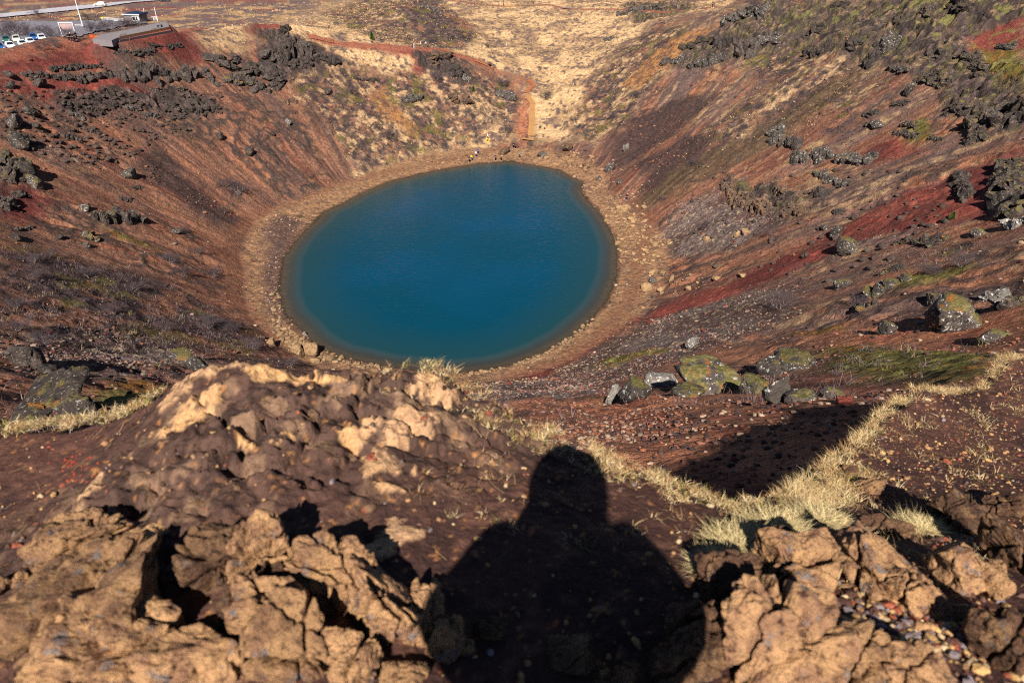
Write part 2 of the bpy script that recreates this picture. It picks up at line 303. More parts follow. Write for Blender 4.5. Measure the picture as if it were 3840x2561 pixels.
# ---------------- mesh helper ----------------
def mesh(name, V, F, mat, parent=None, smooth=True, colattr=None, link=True, **props):
    """F: list of faces, or an (n,3)/(n,4) array"""
    me = bpy.data.meshes.new(name); V = np.asarray(V, np.float32)
    if isinstance(F, np.ndarray):
        k = F.shape[1]; me.vertices.add(len(V)); me.vertices.foreach_set('co', V.ravel())
        me.loops.add(F.size); me.loops.foreach_set('vertex_index', F.astype(np.int32).ravel())
        me.polygons.add(len(F)); me.polygons.foreach_set('loop_start', np.arange(0, F.size, k, dtype=np.int32))
        me.polygons.foreach_set('loop_total', np.full(len(F), k, np.int32)); me.update(calc_edges=True)
    else:
        me.from_pydata([tuple(map(float, v)) for v in V], [], [tuple(map(int, f)) for f in F]); me.update()
    me.polygons.foreach_set('use_smooth', np.full(len(me.polygons), smooth))
    if colattr is not None:
        at = me.color_attributes.new('tint', 'FLOAT_COLOR', 'POINT')
        c4 = np.ones((len(V), 4), np.float32); c4[:, :3] = colattr; at.data.foreach_set('color', c4.ravel())
    for m in (mat if isinstance(mat, (list, tuple)) else [mat]): me.materials.append(m)
    o = bpy.data.objects.new(name, me)
    if link: COL.objects.link(o)
    if parent is not None: o.parent = parent
    for k_, v in props.items(): o[k_] = v
    return o
# ---------------- materials ----------------
def newmat(name):
    m = bpy.data.materials.new(name); m.use_nodes = True; nt = m.node_tree; return m, nt, nt.nodes['Principled BSDF']
def ND(nt, t, **kw):
    n = nt.nodes.new(t)
    for k, v in kw.items(): setattr(n, k, v)
    return n
def noise_bump(nt, bs, layers, co='Object'):
    """layers: (scale, height in metres) of fine relief"""
    tc = ND(nt, 'ShaderNodeTexCoord'); prev = None
    for s, hgt in layers:
        nz = ND(nt, 'ShaderNodeTexNoise'); nz.inputs['Scale'].default_value = s; nz.inputs['Detail'].default_value = 5; nz.inputs['Roughness'].default_value = .65
        nt.links.new(tc.outputs[co], nz.inputs['Vector'])
        b = ND(nt, 'ShaderNodeBump'); b.inputs['Strength'].default_value = 1; b.inputs['Distance'].default_value = hgt
        nt.links.new(nz.outputs[0], b.inputs['Height'])
        if prev: nt.links.new(prev.outputs[0], b.inputs['Normal'])
        prev = b
    nt.links.new(prev.outputs[0], bs.inputs['Normal']); return tc
def tint_mat(name, layers, speck=(4.0, .72, 1.3), rough=.95, spec=.15):
    m, nt, bs = newmat(name); tc = noise_bump(nt, bs, layers)
    at = ND(nt, 'ShaderNodeVertexColor'); at.layer_name = 'tint'
    nz = ND(nt, 'ShaderNodeTexNoise'); nz.inputs['Scale'].default_value = speck[0]; nz.inputs['Detail'].default_value = 8; nz.inputs['Roughness'].default_value = .75
    nt.links.new(tc.outputs['Object'], nz.inputs['Vector'])
    mr = ND(nt, 'ShaderNodeMapRange'); mr.inputs[1].default_value = .32; mr.inputs[2].default_value = .68; mr.inputs[3].default_value = speck[1]; mr.inputs[4].default_value = speck[2]
    nt.links.new(nz.outputs[0], mr.inputs[0])
    vm = ND(nt, 'ShaderNodeVectorMath', operation='SCALE'); nt.links.new(at.outputs[0], vm.inputs[0]); nt.links.new(mr.outputs[0], vm.inputs['Scale'])
    nt.links.new(vm.outputs[0], bs.inputs['Base Color']); bs.inputs['Roughness'].default_value = rough; bs.inputs['Specular IOR Level'].default_value = spec
    return m
M_LAND = tint_mat('volcanic_ground', [(.8, .45), (2.8, .40)], (1.5, .50, 1.5))
# ---------------- land: one sheet, finer near the viewer's side ----------------
az = np.concatenate([np.linspace(-180, -50, 60, endpoint=False), np.linspace(-50, 50, 1500), np.linspace(50, 180, 60)[1:]])
rr = [1.0]
while rr[-1] < 3500:
    r0 = rr[-1]; rr.append(r0 + (max(.10, .004 * r0) if r0 < 40 else .22 if r0 < 250 else .5 if r0 < 330 else r0 * .03))
rr = np.array(rr); A_, R_ = np.meshgrid(np.radians(az), rr)
gx = (R_ * np.sin(A_)).ravel(); gy = (R_ * np.cos(A_)).ravel()
gz = height(gx, gy)
nr, na = R_.shape
def ledge_clear(x, y, z):   # sink the land under the rim ledge, which is its own sheet
    return np.minimum(z, 47.6 + .0 * x) * (np.hypot(x, y) < 8) + z * (np.hypot(x, y) >= 8) - 1.0 * sstep(7, 4, np.hypot(x, y))
gz = ledge_clear(gx, gy, gz)
Zg = gz.reshape(nr, na); dr = np.gradient(Zg, axis=0) / np.gradient(R_, axis=0); steep = np.abs(dr).ravel()
_, gd, gth = hbase(gx, gy)
gc = colour(gx, gy, gz, gd, gth, steep)
i = np.arange(nr - 1)[:, None] * na + np.arange(na - 1)[None]; F = np.stack([i, i + na, i + na + 1, i + 1], -1).reshape(-1, 4)
mesh('ground', np.stack([gx, gy, gz], 1), F, M_LAND, colattr=gc, kind='structure')
print('land', len(gx))
def HZ(x, y): return ledge_clear(np.asarray(x, float), np.asarray(y, float), height(x, y))
def G(px, py):
    q = G0(px, py, HZ)[0]; return Vector((q[0], q[1], float(HZ(q[:1], q[1:])[0])))
# ---------------- water ----------------
def build_water():
    xs = np.arange(-48, 32, .6); ys = np.arange(66, 190, .6); X, Y = np.meshgrid(xs, ys)
    V = np.stack([X.ravel(), Y.ravel(), np.zeros(X.size)], 1); hb = HZ(V[:, 0], V[:, 1])
    nx, ny = len(xs), len(ys); i = np.arange(ny - 1)[:, None] * nx + np.arange(nx - 1)[None]
    F = np.stack([i, i + 1, i + nx + 1, i + nx], -1).reshape(-1, 4); keep = (hb[F] < .25).any(1); F = F[keep]
    u, inv = np.unique(F, return_inverse=True); V = V[u]; F = inv.reshape(-1, 4); dep = np.clip(-hb[u], 0, 9)
    m, nt, bs = newmat('lake_water')
    at = ND(nt, 'ShaderNodeVertexColor'); at.layer_name = 'tint'
    ramp = ND(nt, 'ShaderNodeValToRGB'); e = ramp.color_ramp.elements; e[0].position = 0; e[0].color = (.15, .10, .075, 1); e[1].position = .42; e[1].color = (.0, .040, .070, 1)
    x0 = e.new(.05); x0.color = (.05, .055, .05, 1); x1 = e.new(.13); x1.color = (.008, .040, .050, 1)
    sep = ND(nt, 'ShaderNodeSeparateColor'); nt.links.new(at.outputs[0], sep.inputs[0]); nt.links.new(sep.outputs[0], ramp.inputs[0])
    tc = ND(nt, 'ShaderNodeTexCoord'); nz = ND(nt, 'ShaderNodeTexNoise'); nz.inputs['Scale'].default_value = .035; nz.inputs['Detail'].default_value = 3
    nt.links.new(tc.outputs['Object'], nz.inputs[0])
    mx = ND(nt, 'ShaderNodeMix', data_type='RGBA', blend_type='MIX'); mr = ND(nt, 'ShaderNodeMapRange'); mr.inputs[1].default_value = .45; mr.inputs[2].default_value = .95
    nt.links.new(nz.outputs[0], mr.inputs[0]); nt.links.new(mr.outputs[0], mx.inputs[0]); nt.links.new(ramp.outputs[0], mx.inputs[6]); mx.inputs[7].default_value = (.0, .052, .13, 1)
    mul = ND(nt, 'ShaderNodeMath', operation='MULTIPLY'); sm = ND(nt, 'ShaderNodeMapRange'); sm.inputs[1].default_value = .15; sm.inputs[2].default_value = .4
    nt.links.new(sep.outputs[0], sm.inputs[0]); nt.links.new(mr.outputs[0], mul.inputs[0]); nt.links.new(sm.outputs[0], mul.inputs[1]); nt.links.new(mul.outputs[0], mx.inputs[0])
    nt.links.new(mx.outputs[2], bs.inputs['Base Color']); bs.inputs['Roughness'].default_value = .12; bs.inputs['IOR'].default_value = 1.33
    # small wind ripples
    mp = ND(nt, 'ShaderNodeMapping'); mp.inputs['Rotation'].default_value = (0, 0, R(12)); mp.inputs['Scale'].default_value = (.45, 1.6, 1); nt.links.new(tc.outputs['Object'], mp.inputs[0])
    r1 = ND(nt, 'ShaderNodeTexNoise'); r1.inputs['Scale'].default_value = 1.5; r1.inputs['Detail'].default_value = 4; nt.links.new(mp.outputs[0], r1.inputs['Vector'])
    b = ND(nt, 'ShaderNodeBump'); b.inputs['Distance'].default_value = .07; nt.links.new(r1.outputs[0], b.inputs['Height']); nt.links.new(b.outputs[0], bs.inputs['Normal'])
    tr = ND(nt, 'ShaderNodeBsdfTransparent'); tr.inputs[0].default_value = (.62, .72, .70, 1); ms = ND(nt, 'ShaderNodeMixShader')
    fa = ND(nt, 'ShaderNodeMapRange'); fa.inputs[1].default_value = 0.0; fa.inputs[2].default_value = .10; fa.inputs[3].default_value = .06; nt.links.new(sep.outputs[0], fa.inputs[0])
    nt.links.new(fa.outputs[0], ms.inputs[0]); nt.links.new(tr.outputs[0], ms.inputs[1]); nt.links.new(bs.outputs[0], ms.inputs[2])
    nt.links.new(ms.outputs[0], nt.nodes['Material Output'].inputs[0])
    mesh('water', V, F, m, colattr=np.repeat((dep / 9)[:, None], 3, 1), kind='structure')
build_water()
# ---------------- the rim ledge at the photographer's feet: a finer sheet with its own broken edge ----------------
def at_drop(pts):
    q = np.array(pts, float); x, y = at_h(q[:, 0], q[:, 1], CAMH - q[:, 2]); return np.stack([x, y, CAMH - q[:, 2]], 1)
EDGE = at_drop([(-900,1640,1.85),(-400,1625,1.8),(0,1600,1.75),(200,1585,1.75),(400,1545,1.7),(560,1480,1.58),(700,1400,1.46),(790,1365,1.41),(1000,1352,1.38),(1100,1385,1.42),
 (1250,1385,1.47),(1420,1362,1.48),(1560,1365,1.48),(1700,1400,1.52),(1745,1480,1.6),(1850,1500,1.65),(2000,1580,1.7),(2300,1700,1.8),(2500,1790,1.85),(2700,1860,1.9),
 (2850,1880,2.0),(2960,1840,2.25),(3060,1770,2.5),(3180,1670,2.7),(3300,1555,2.9),(3420,1455,3.0),(3560,1465,3.1),(3690,1440,3.15),(3760,1340,3.1),(3860,1325,3.1),(4300,1335,3.2)])
_in = at_drop([(-600,2200,1.7),(0,2561,1.5),(0,2100,1.6),(600,2561,1.45),(1200,2561,1.42),(1920,2561,1.5),(2600,2561,1.5),(3300,2561,1.5),(3840,2561,1.55),(2000,2000,1.56),(1700,2100,1.52),(3000,2100,1.72),(3400,2150,1.75),
 (3840,2100,2.0),(3840,1900,2.5),(3500,1750,2.75),(3500,1900,2.4),(3100,1900,2.3),(1000,2000,1.42),(1000,1700,1.42),(500,1750,1.5),(200,1900,1.66),(1500,1600,1.48),(1700,1750,1.55),(2150,1800,1.68)])
_bk = np.array([(-3,-1.5,50.3),(0,-1.5,50.4),(3,-1.5,50.3),(6,-1,49.8),(-3,0,50.3),(0,-.2,50.42),(2.5,.2,50.3),(7,2,49.2)])
LC = np.concatenate([EDGE, _in, _bk]); LW = rbf_fit(LC[:, :2], LC[:, 2], .02)
LPOLY = np.concatenate([EDGE[:, :2], [(7.6, 2.0), (7.0, -1.9), (-3.6, -1.9)]])
KN = at_drop([(560,1900,1.5),(800,1750,1.45),(1000,1600,1.42),(1300,1500,1.44),(1600,1480,1.5)])
# bare tan patches where the soil has worn off the lava (photo px: x, y, rx, ry)
BARE = [(830,1385,170,45),(1000,1400,90,40),(660,1480,60,40),(700,1550,70,50),(760,1500,60,30),(1090,1400,110,45),(900,1670,20,16),(1010,1655,25,14),(1100,1640,20,12),(620,1640,25,20),
 (1330,1640,45,45),(1400,1740,55,60),(1430,1860,35,22),(1480,1850,25,14),(1560,1780,14,11),(1400,1560,60,16),(1470,1610,40,30),(380,1800,45,35),(340,1850,30,30),
 (420,2080,130,110),(330,2170,120,100),(540,2000,60,50),(560,2060,50,40),(830,2020,60,55),(900,2070,60,35),(1500,1990,60,35),(1440,2050,60,35),(1330,2110,40,50),(1200,2120,90,25),(1530,1560,90,40),(1620,1470,70,35),(1240,1420,30,15)]
def ledge_h(x, y, fine=True):
    h = rbf_eval(LC[:, :2], LW, x, y)
    h = h + .05 * (fbm(x / .5, y / .5, 3, 301) - .5)
    kn = np.exp(-(seg_dist(x, y, KN[:, :2], False) / .45) ** 2)
    rd = 1 - np.abs(2 * fbm(x / .16, y / .16, 5, 305, .6) - 1)
    cz = 1 - np.abs(2 * fbm(x / .28 + 3, y / .28, 4, 307, .6) - 1)
    h = h - kn * .045 * sstep(.90, .97, cz) + kn * .06 * (rd ** 2 - .4) + kn * .035 * (fbm(x / .03, y / .03, 3, 309) - .5)
    if fine:
        h = h + .008 * (fbm(x / .05, y / .05, 3, 311) - .5) + .004 * (fbm(x / .012, y / .012, 2, 313) - .5)
    return h, kn
def bare_mask(x, y, z):
    """wear patches, evaluated on the ledge itself around anchor points dropped there"""
    m = np.zeros(x.shape); wx = x + .07 * (fbm(x / .07, y / .07, 5, 321, .65) - .5) * 2; wy = y + .07 * (fbm(x / .07 + 9, y / .07, 5, 327, .65) - .5) * 2
    for (px, py, rx, ry), c in zip(BARE, BARE_W):
        dd = c[2]; m = np.maximum(m, sstep(1.05, .93, np.sqrt(((wx - c[0]) / (rx * dd * 1.0)) ** 2 + ((wy - c[1]) / (ry * dd * 1.5)) ** 2)))
    return m
def GL(px, py):
    """ray to the ledge surface"""
    f = lambda x, y: np.where(seg_dist(x, y, LPOLY) < 0, ledge_h(x, y, False)[0], -50)
    q = G0(px, py, f, .8)[0]; return Vector((q[0], q[1], float(ledge_h(q[:1], q[1:])[0][0])))
BARE_W = []
for b in BARE:
    q = GL(b[0], b[1]); BARE_W.append((q.x, q.y, (q.y * CP + (CAMH - q.z) * SP) / FPX))
st = .0085
xs = np.arange(-3.4, 7.4, st); ys = np.arange(-1.7, 6.0, st)
xs = np.concatenate([xs[(xs < 3.2)], np.arange(3.2, 7.4, .02)]); ys = np.concatenate([np.arange(-1.7, .5, .05), ys[(ys >= .5) & (ys < 3.6)], np.arange(3.6, 6.2, .02)])
X, Y = np.meshgrid(xs, ys); x = X.ravel(); y = Y.ravel()
ex = x + .05 * (fbm(x / .22, y / .22, 4, 331) - .5) * 2; ey = y + .05 * (fbm(x / .22 + 7, y / .22, 4, 337) - .5) * 2
sdl = seg_dist(ex, ey, LPOLY)
h, kn = ledge_h(x, y)
bare = bare_mask(x, y, h); h = h + bare * .006 * (1 + fbm(x / .04, y / .04, 3, 341))
over = np.maximum(sdl, 0)
drop = np.minimum(over * 5.5 + 2.0 * over ** 2, 14); rough = sstep(.02, .3, over)
hv = h - .05 * sstep(-.10, 0, sdl) ** 2 - drop + rough * .25 * (fbm(x / .25, y / .25, 3, 345) - .5)
keep = sdl < .95
def lcolour():
    L = lambda hx: lin(hx, .74)
    def mix(c, col, f): return c * (1 - f[:, None]) + col * f[:, None]
    n = len(x); f1 = fbm(x / .35, y / .35, 4, 351); f2 = fbm(x / .05, y / .05, 3, 355); f3 = fbm(x / .018, y / .018, 2, 357)
    c = mix(np.tile(L('#5e3f36'), (n, 1)), L('#4a322d'), sstep(.4, .6, f1)); c = mix(c, L('#7a5444'), sstep(.55, .7, f2) * .6)
    c = mix(c, L('#6a5348'), kn * .7); c = mix(c, L('#332624'), kn * sstep(.5, .65, f2) * .8)
    c = mix(c, L('#c9a07c'), kn * sstep(.60, .66, fbm(x / .09, y / .09, 3, 359)) * .35)
    c = mix(c, L('#c98a52'), sstep(.78, .82, f3) * .6)
    b = np.clip(bare, 0, 1) * sstep(.38, .48, f2 * .6 + f3 * .4 + .08 * bare); c = mix(c, mix(np.tile(L('#d9a874'), (n, 1)), L('#cfa27a'), sstep(.45, .6, f1)), b)
    return mix(c, L('#554b4a'), rough * .9)
V = np.stack([x, y, hv], 1); nx = len(xs); ny = len(ys)
i = np.arange(ny - 1)[:, None] * nx + np.arange(nx - 1)[None]; F = np.stack([i, i + 1, i + nx + 1, i + nx], -1).reshape(-1, 4)
F = F[keep[F].all(1)]; u, inv = np.unique(F, return_inverse=True); lc = lcolour()
M_SOIL = tint_mat('ledge_soil', [(14, .02), (60, .010)], (30, .6, 1.4))
mesh('rim_ground', V[u], inv.reshape(-1, 4), M_SOIL, colattr=lc[u], kind='structure')
print('ledge', len(u))

# ---------------- rocks ----------------
_ico = {}
def ico(n):
    if n not in _ico:
        bm = bmesh.new(); bmesh.ops.create_icosphere(bm, subdivisions=n, radius=1)
        _ico[n] = (np.array([v.co[:] for v in bm.verts]), np.array([[v.index for v in f.verts] for f in bm.faces])); bm.free()
    return _ico[n]
def rotz(V, a): c, s = math.cos(a), math.sin(a); return np.stack([V[:, 0] * c - V[:, 1] * s, V[:, 0] * s + V[:, 1] * c, V[:, 2]], 1)
def rock_shape(n, size, seed, blocky=.7, knob=.12, crack=.12, f=1.3, tilt=.25, planes=11, clefts=2, warp=.22, grit=.05):
    """one broken block: cleft faces, a few deep cracks, then coarse and fine weathering"""
    rs = np.random.RandomState(seed); P, F = ico(n); q = np.sign(P) * np.abs(P) ** blocky
    q = q / np.abs(q).max(0)
    q = q + warp * 2 * (np.stack([fbm3(q * .9 + k_ * 7 + seed, 2, seed + k_) for k_ in (1, 2, 3)], 1) - .5)
    for _ in range(planes):
        d = rs.normal(size=3); d[2] *= .8; d /= np.linalg.norm(d); t = q @ d; lim = rs.uniform(.50, .92); q = q - np.maximum(t - lim, 0)[:, None] * d * .93
    r = 1 - np.abs(2 * fbm3(q * f + seed, 3, seed) - 1); k = 1 + knob * (r - .7)
    for _ in range(clefts):
        d = rs.normal(size=3); d[2] *= .35; d /= np.linalg.norm(d); t = q @ d + .16 * (fbm3(q * 2.4 + seed, 3, seed + 8) - .5) * 2 - rs.uniform(-.45, .45); k = k - crack * 1.6 * np.exp(-(t / .055) ** 2)
    k = k + grit * 2 * (fbm3(q * 6 + seed, 3, seed + 5) - .5) - grit * 1.2 * sstep(.58, .68, fbm3(q * 9 + seed, 2, seed + 6))
    q = q * k[:, None]; ax = rs.uniform(-tilt, tilt, 2)
    M = np.array(Matrix.Rotation(ax[0], 3, 'X') @ Matrix.Rotation(ax[1], 3, 'Y')); q = q * (np.array(size) / 2); return q @ M.T, F
def rock_mat(name, base, alt, dark, lichen=None, moss=None, speck=14.0, scale=1.0, mossup=.55, rel=.08):
    m, nt, bs = newmat(name); tc = noise_bump(nt, bs, [(2.2 * scale, rel * 1.6), (9 * scale, rel * .6)])
    def nz(s, d=5, ro=.6):
        n = ND(nt, 'ShaderNodeTexNoise'); n.inputs['Scale'].default_value = s * scale; n.inputs['Detail'].default_value = d; n.inputs['Roughness'].default_value = ro; nt.links.new(tc.outputs['Object'], n.inputs[0]); return n.outputs[0]
    def thr(src, a, b):
        r = ND(nt, 'ShaderNodeMapRange'); r.interpolation_type = 'SMOOTHSTEP'; r.inputs[1].default_value = a; r.inputs[2].default_value = b; nt.links.new(src, r.inputs[0]); return r.outputs[0]
    cur = None
    def mixc(fac, c):
        nonlocal cur
        x = ND(nt, 'ShaderNodeMix', data_type='RGBA')
        if cur is None: x.inputs[6].default_value = (*base, 1)
        else: nt.links.new(cur, x.inputs[6])
        x.inputs[7].default_value = (*c, 1); nt.links.new(fac, x.inputs[0]); cur = x.outputs[2]
    mixc(thr(nz(1.2), .42, .6), alt); mixc(thr(nz(3.2, 10, .75), .50, .64), dark)
    if lichen is not None: mixc(thr(nz(speck, 4, .7), .58, .64), lichen)
    if moss is not None:
        g = ND(nt, 'ShaderNodeNewGeometry'); s = ND(nt, 'ShaderNodeSeparateXYZ'); nt.links.new(g.outputs['Normal'], s.inputs[0])
        ad = ND(nt, 'ShaderNodeMath', operation='ADD'); nt.links.new(s.outputs[2], ad.inputs[0]); nt.links.new(thr(nz(1.0), .3, .7), ad.inputs[1])
        mixc(thr(ad.outputs[0], mossup + .62, mossup + .95), moss); mo = ND(nt, 'ShaderNodeMath', operation='MULTIPLY'); nt.links.new(thr(ad.outputs[0], mossup + .62, mossup + .95), mo.inputs[0]); nt.links.new(thr(nz(7, 6, .75), .42, .62), mo.inputs[1]); mixc(mo.outputs[0], tuple(lin('#84734e', .8)))
        mu = ND(nt, 'ShaderNodeMath', operation='MULTIPLY'); nt.links.new(thr(ad.outputs[0], mossup + .55, mossup + .8), mu.inputs[0]); nt.links.new(thr(nz(1.6), .55, .65), mu.inputs[1])
        mixc(mu.outputs[0], tuple(lin('#8f5a2a', .8)))
    oi = ND(nt, 'ShaderNodeObjectInfo'); rm = ND(nt, 'ShaderNodeMapRange'); rm.inputs[3].default_value = .72; rm.inputs[4].default_value = 1.12; nt.links.new(oi.outputs['Random'], rm.inputs[0])
    vm = ND(nt, 'ShaderNodeVectorMath', operation='SCALE'); nt.links.new(cur, vm.inputs[0]); nt.links.new(rm.outputs[0], vm.inputs['Scale']); cur = vm.outputs[0]
    nt.links.new(cur, bs.inputs['Base Color']); bs.inputs['Roughness'].default_value = .9; bs.inputs['Specular IOR Level'].default_value = .2
    return m
T = lambda hx, k=.8: tuple(lin(hx, k))
M_BAS = rock_mat('dark_basalt', T('#433a36'), T('#5c4f48'), T('#1e1b1c'), T('#8f8780'), speck=7, scale=.9)
M_BASP = rock_mat('lichen_basalt', T('#4c4540'), T('#62574f'), T('#282323'), T('#c9c3ba'), speck=4, scale=.9)
M_MOSS = rock_mat('mossy_basalt', T('#4c4440'), T('#685c54'), T('#221e1e'), T('#d8d4cc'), T('#55532a'), speck=5, scale=.9, mossup=.45)
M_MOSD = rock_mat('mossy_dark_basalt', T('#403733'), T('#574b43'), T('#1a1718'), T('#989088'), T('#524e26'), speck=6, scale=1.0, mossup=.7)
M_OCH = rock_mat('ochre_basalt', T('#765a44'), T('#564843'), T('#2c2523'), T('#a0886c'), speck=6, scale=.8)
M_TAN = rock_mat('tan_shore_stone', T('#b08c64'), T('#93765a'), T('#54463c'), T('#c8ac88'), speck=3, scale=1.2, rel=.05)
M_RED = rock_mat('red_scoria', T('#8a4436'), T('#6e3a34'), T('#3c2424'), T('#a86450'), speck=3, scale=1.5)
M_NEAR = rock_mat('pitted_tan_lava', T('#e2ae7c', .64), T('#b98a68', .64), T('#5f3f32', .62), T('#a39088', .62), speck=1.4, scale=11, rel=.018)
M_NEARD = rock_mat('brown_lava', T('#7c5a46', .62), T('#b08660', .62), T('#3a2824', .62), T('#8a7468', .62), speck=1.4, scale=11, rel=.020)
M_WHT = rock_mat('white_lichen_rock', T('#8f877e'), T('#6e655d'), T('#332c2c'), T('#e8e4de'), speck=3, scale=1.2)
_seed = [100]
GRP = {}
def put_rock(name, loc, size, mat, label, cat='boulder', group=None, n=4, rz=None, sink=.25, **kw):
    _seed[0] += 1; rs = np.random.RandomState(_seed[0]); V, F = rock_shape(n, size, _seed[0], **kw)
    V = rotz(V, rs.uniform(0, 6.28) if rz is None else rz); V[:, 2] += size[2] * (.5 - sink)
    o = mesh(name, V, F, mat, label=label, category=cat)
    if group: o['group'] = group
    o.location = loc; return o
def depth_of(p): return p.y * CP + (CAMH - p.z) * SP
def outcrop(pts, hpx, label, mat, block=1.0, width=1.0, name='rock_outcrop', cat='rock outcrop', n=3, seed=None, group=None, dens=1.0, col=False):
    """a craggy mass of fused blocks that follows a line on the ground; hpx its height in photo px"""
    _seed[0] += 1; rs = np.random.RandomState(seed or _seed[0]); W_ = [G(*p) for p in pts]; D = sum(depth_of(w) for w in W_) / len(W_)
    k = D / FPX; H_ = hpx * k * .92; org = W_[len(W_) // 2].copy(); Vs = []; Fs = []; off = 0
    L = [0.0]
    for a, b in zip(W_, W_[1:]): L.append(L[-1] + (b - a).length)
    bs = max(.32, H_ * .45 * block); cnt = max(5, int(L[-1] / (bs * .42) * dens) + 5)
    for i in range(cnt):
        t = (i + .5) / cnt * L[-1] if L[-1] > 0 else 0; j = 0
        while j < len(L) - 2 and L[j + 1] < t: j += 1
        if len(W_) > 1: f = (t - L[j]) / max(1e-6, L[j + 1] - L[j]); c = W_[j].lerp(W_[j + 1], f)
        else: c = W_[0].copy()
        x = c.x + rs.normal() * bs * .55 * width; y = c.y + rs.normal() * bs * .5
        if len(W_) == 1: x = c.x + rs.normal() * bs * .5 * width; y = c.y + rs.normal() * bs * .3
        z = float(HZ(np.array([x]), np.array([y]))[0]); hh = H_ * (rs.uniform(.6, .85) if col else rs.uniform(.25, .8)); w = bs * rs.uniform(.8, 1.9) * (1.15 if col else 1.5)
        V, F = rock_shape(n, (w, w * rs.uniform(.6, 1.1), hh * 1.25), rs.randint(9999), blocky=.55, knob=.25, crack=.16, f=2.0, tilt=.12 if col else .45, warp=.3, grit=.10)
        V = rotz(V, rs.uniform(0, 6.28)); V += np.array([x - org.x, y - org.y, z - org.z + hh * .16]); Vs.append(V); Fs.append(F + off); off += len(V)
    o = mesh(name, np.concatenate(Vs), np.concatenate(Fs), mat, smooth=False, label=label, category=cat)
    if group: o['group'] = group
    o.location = org; return o
def boulder(px, py, wpx, hpx, label, mat, name='boulder', cat='boulder', group=None, n=4, **kw):
    """a single boulder whose foot is at (px, py) in the photo"""
    p = G(px, py); k = depth_of(p) / FPX; w = wpx * k * 1.1; h = hpx * k * 1.25; rs = random.Random(px * 7 + py)
    p.y += w * .3
    p.z = float(HZ(np.array([p.x]), np.array([p.y]))[0])
    return put_rock(name, p, (w, w * rs.uniform(.7, .95), h), mat, label, cat, group, n, rz=rs.uniform(-.5, .5), **kw)
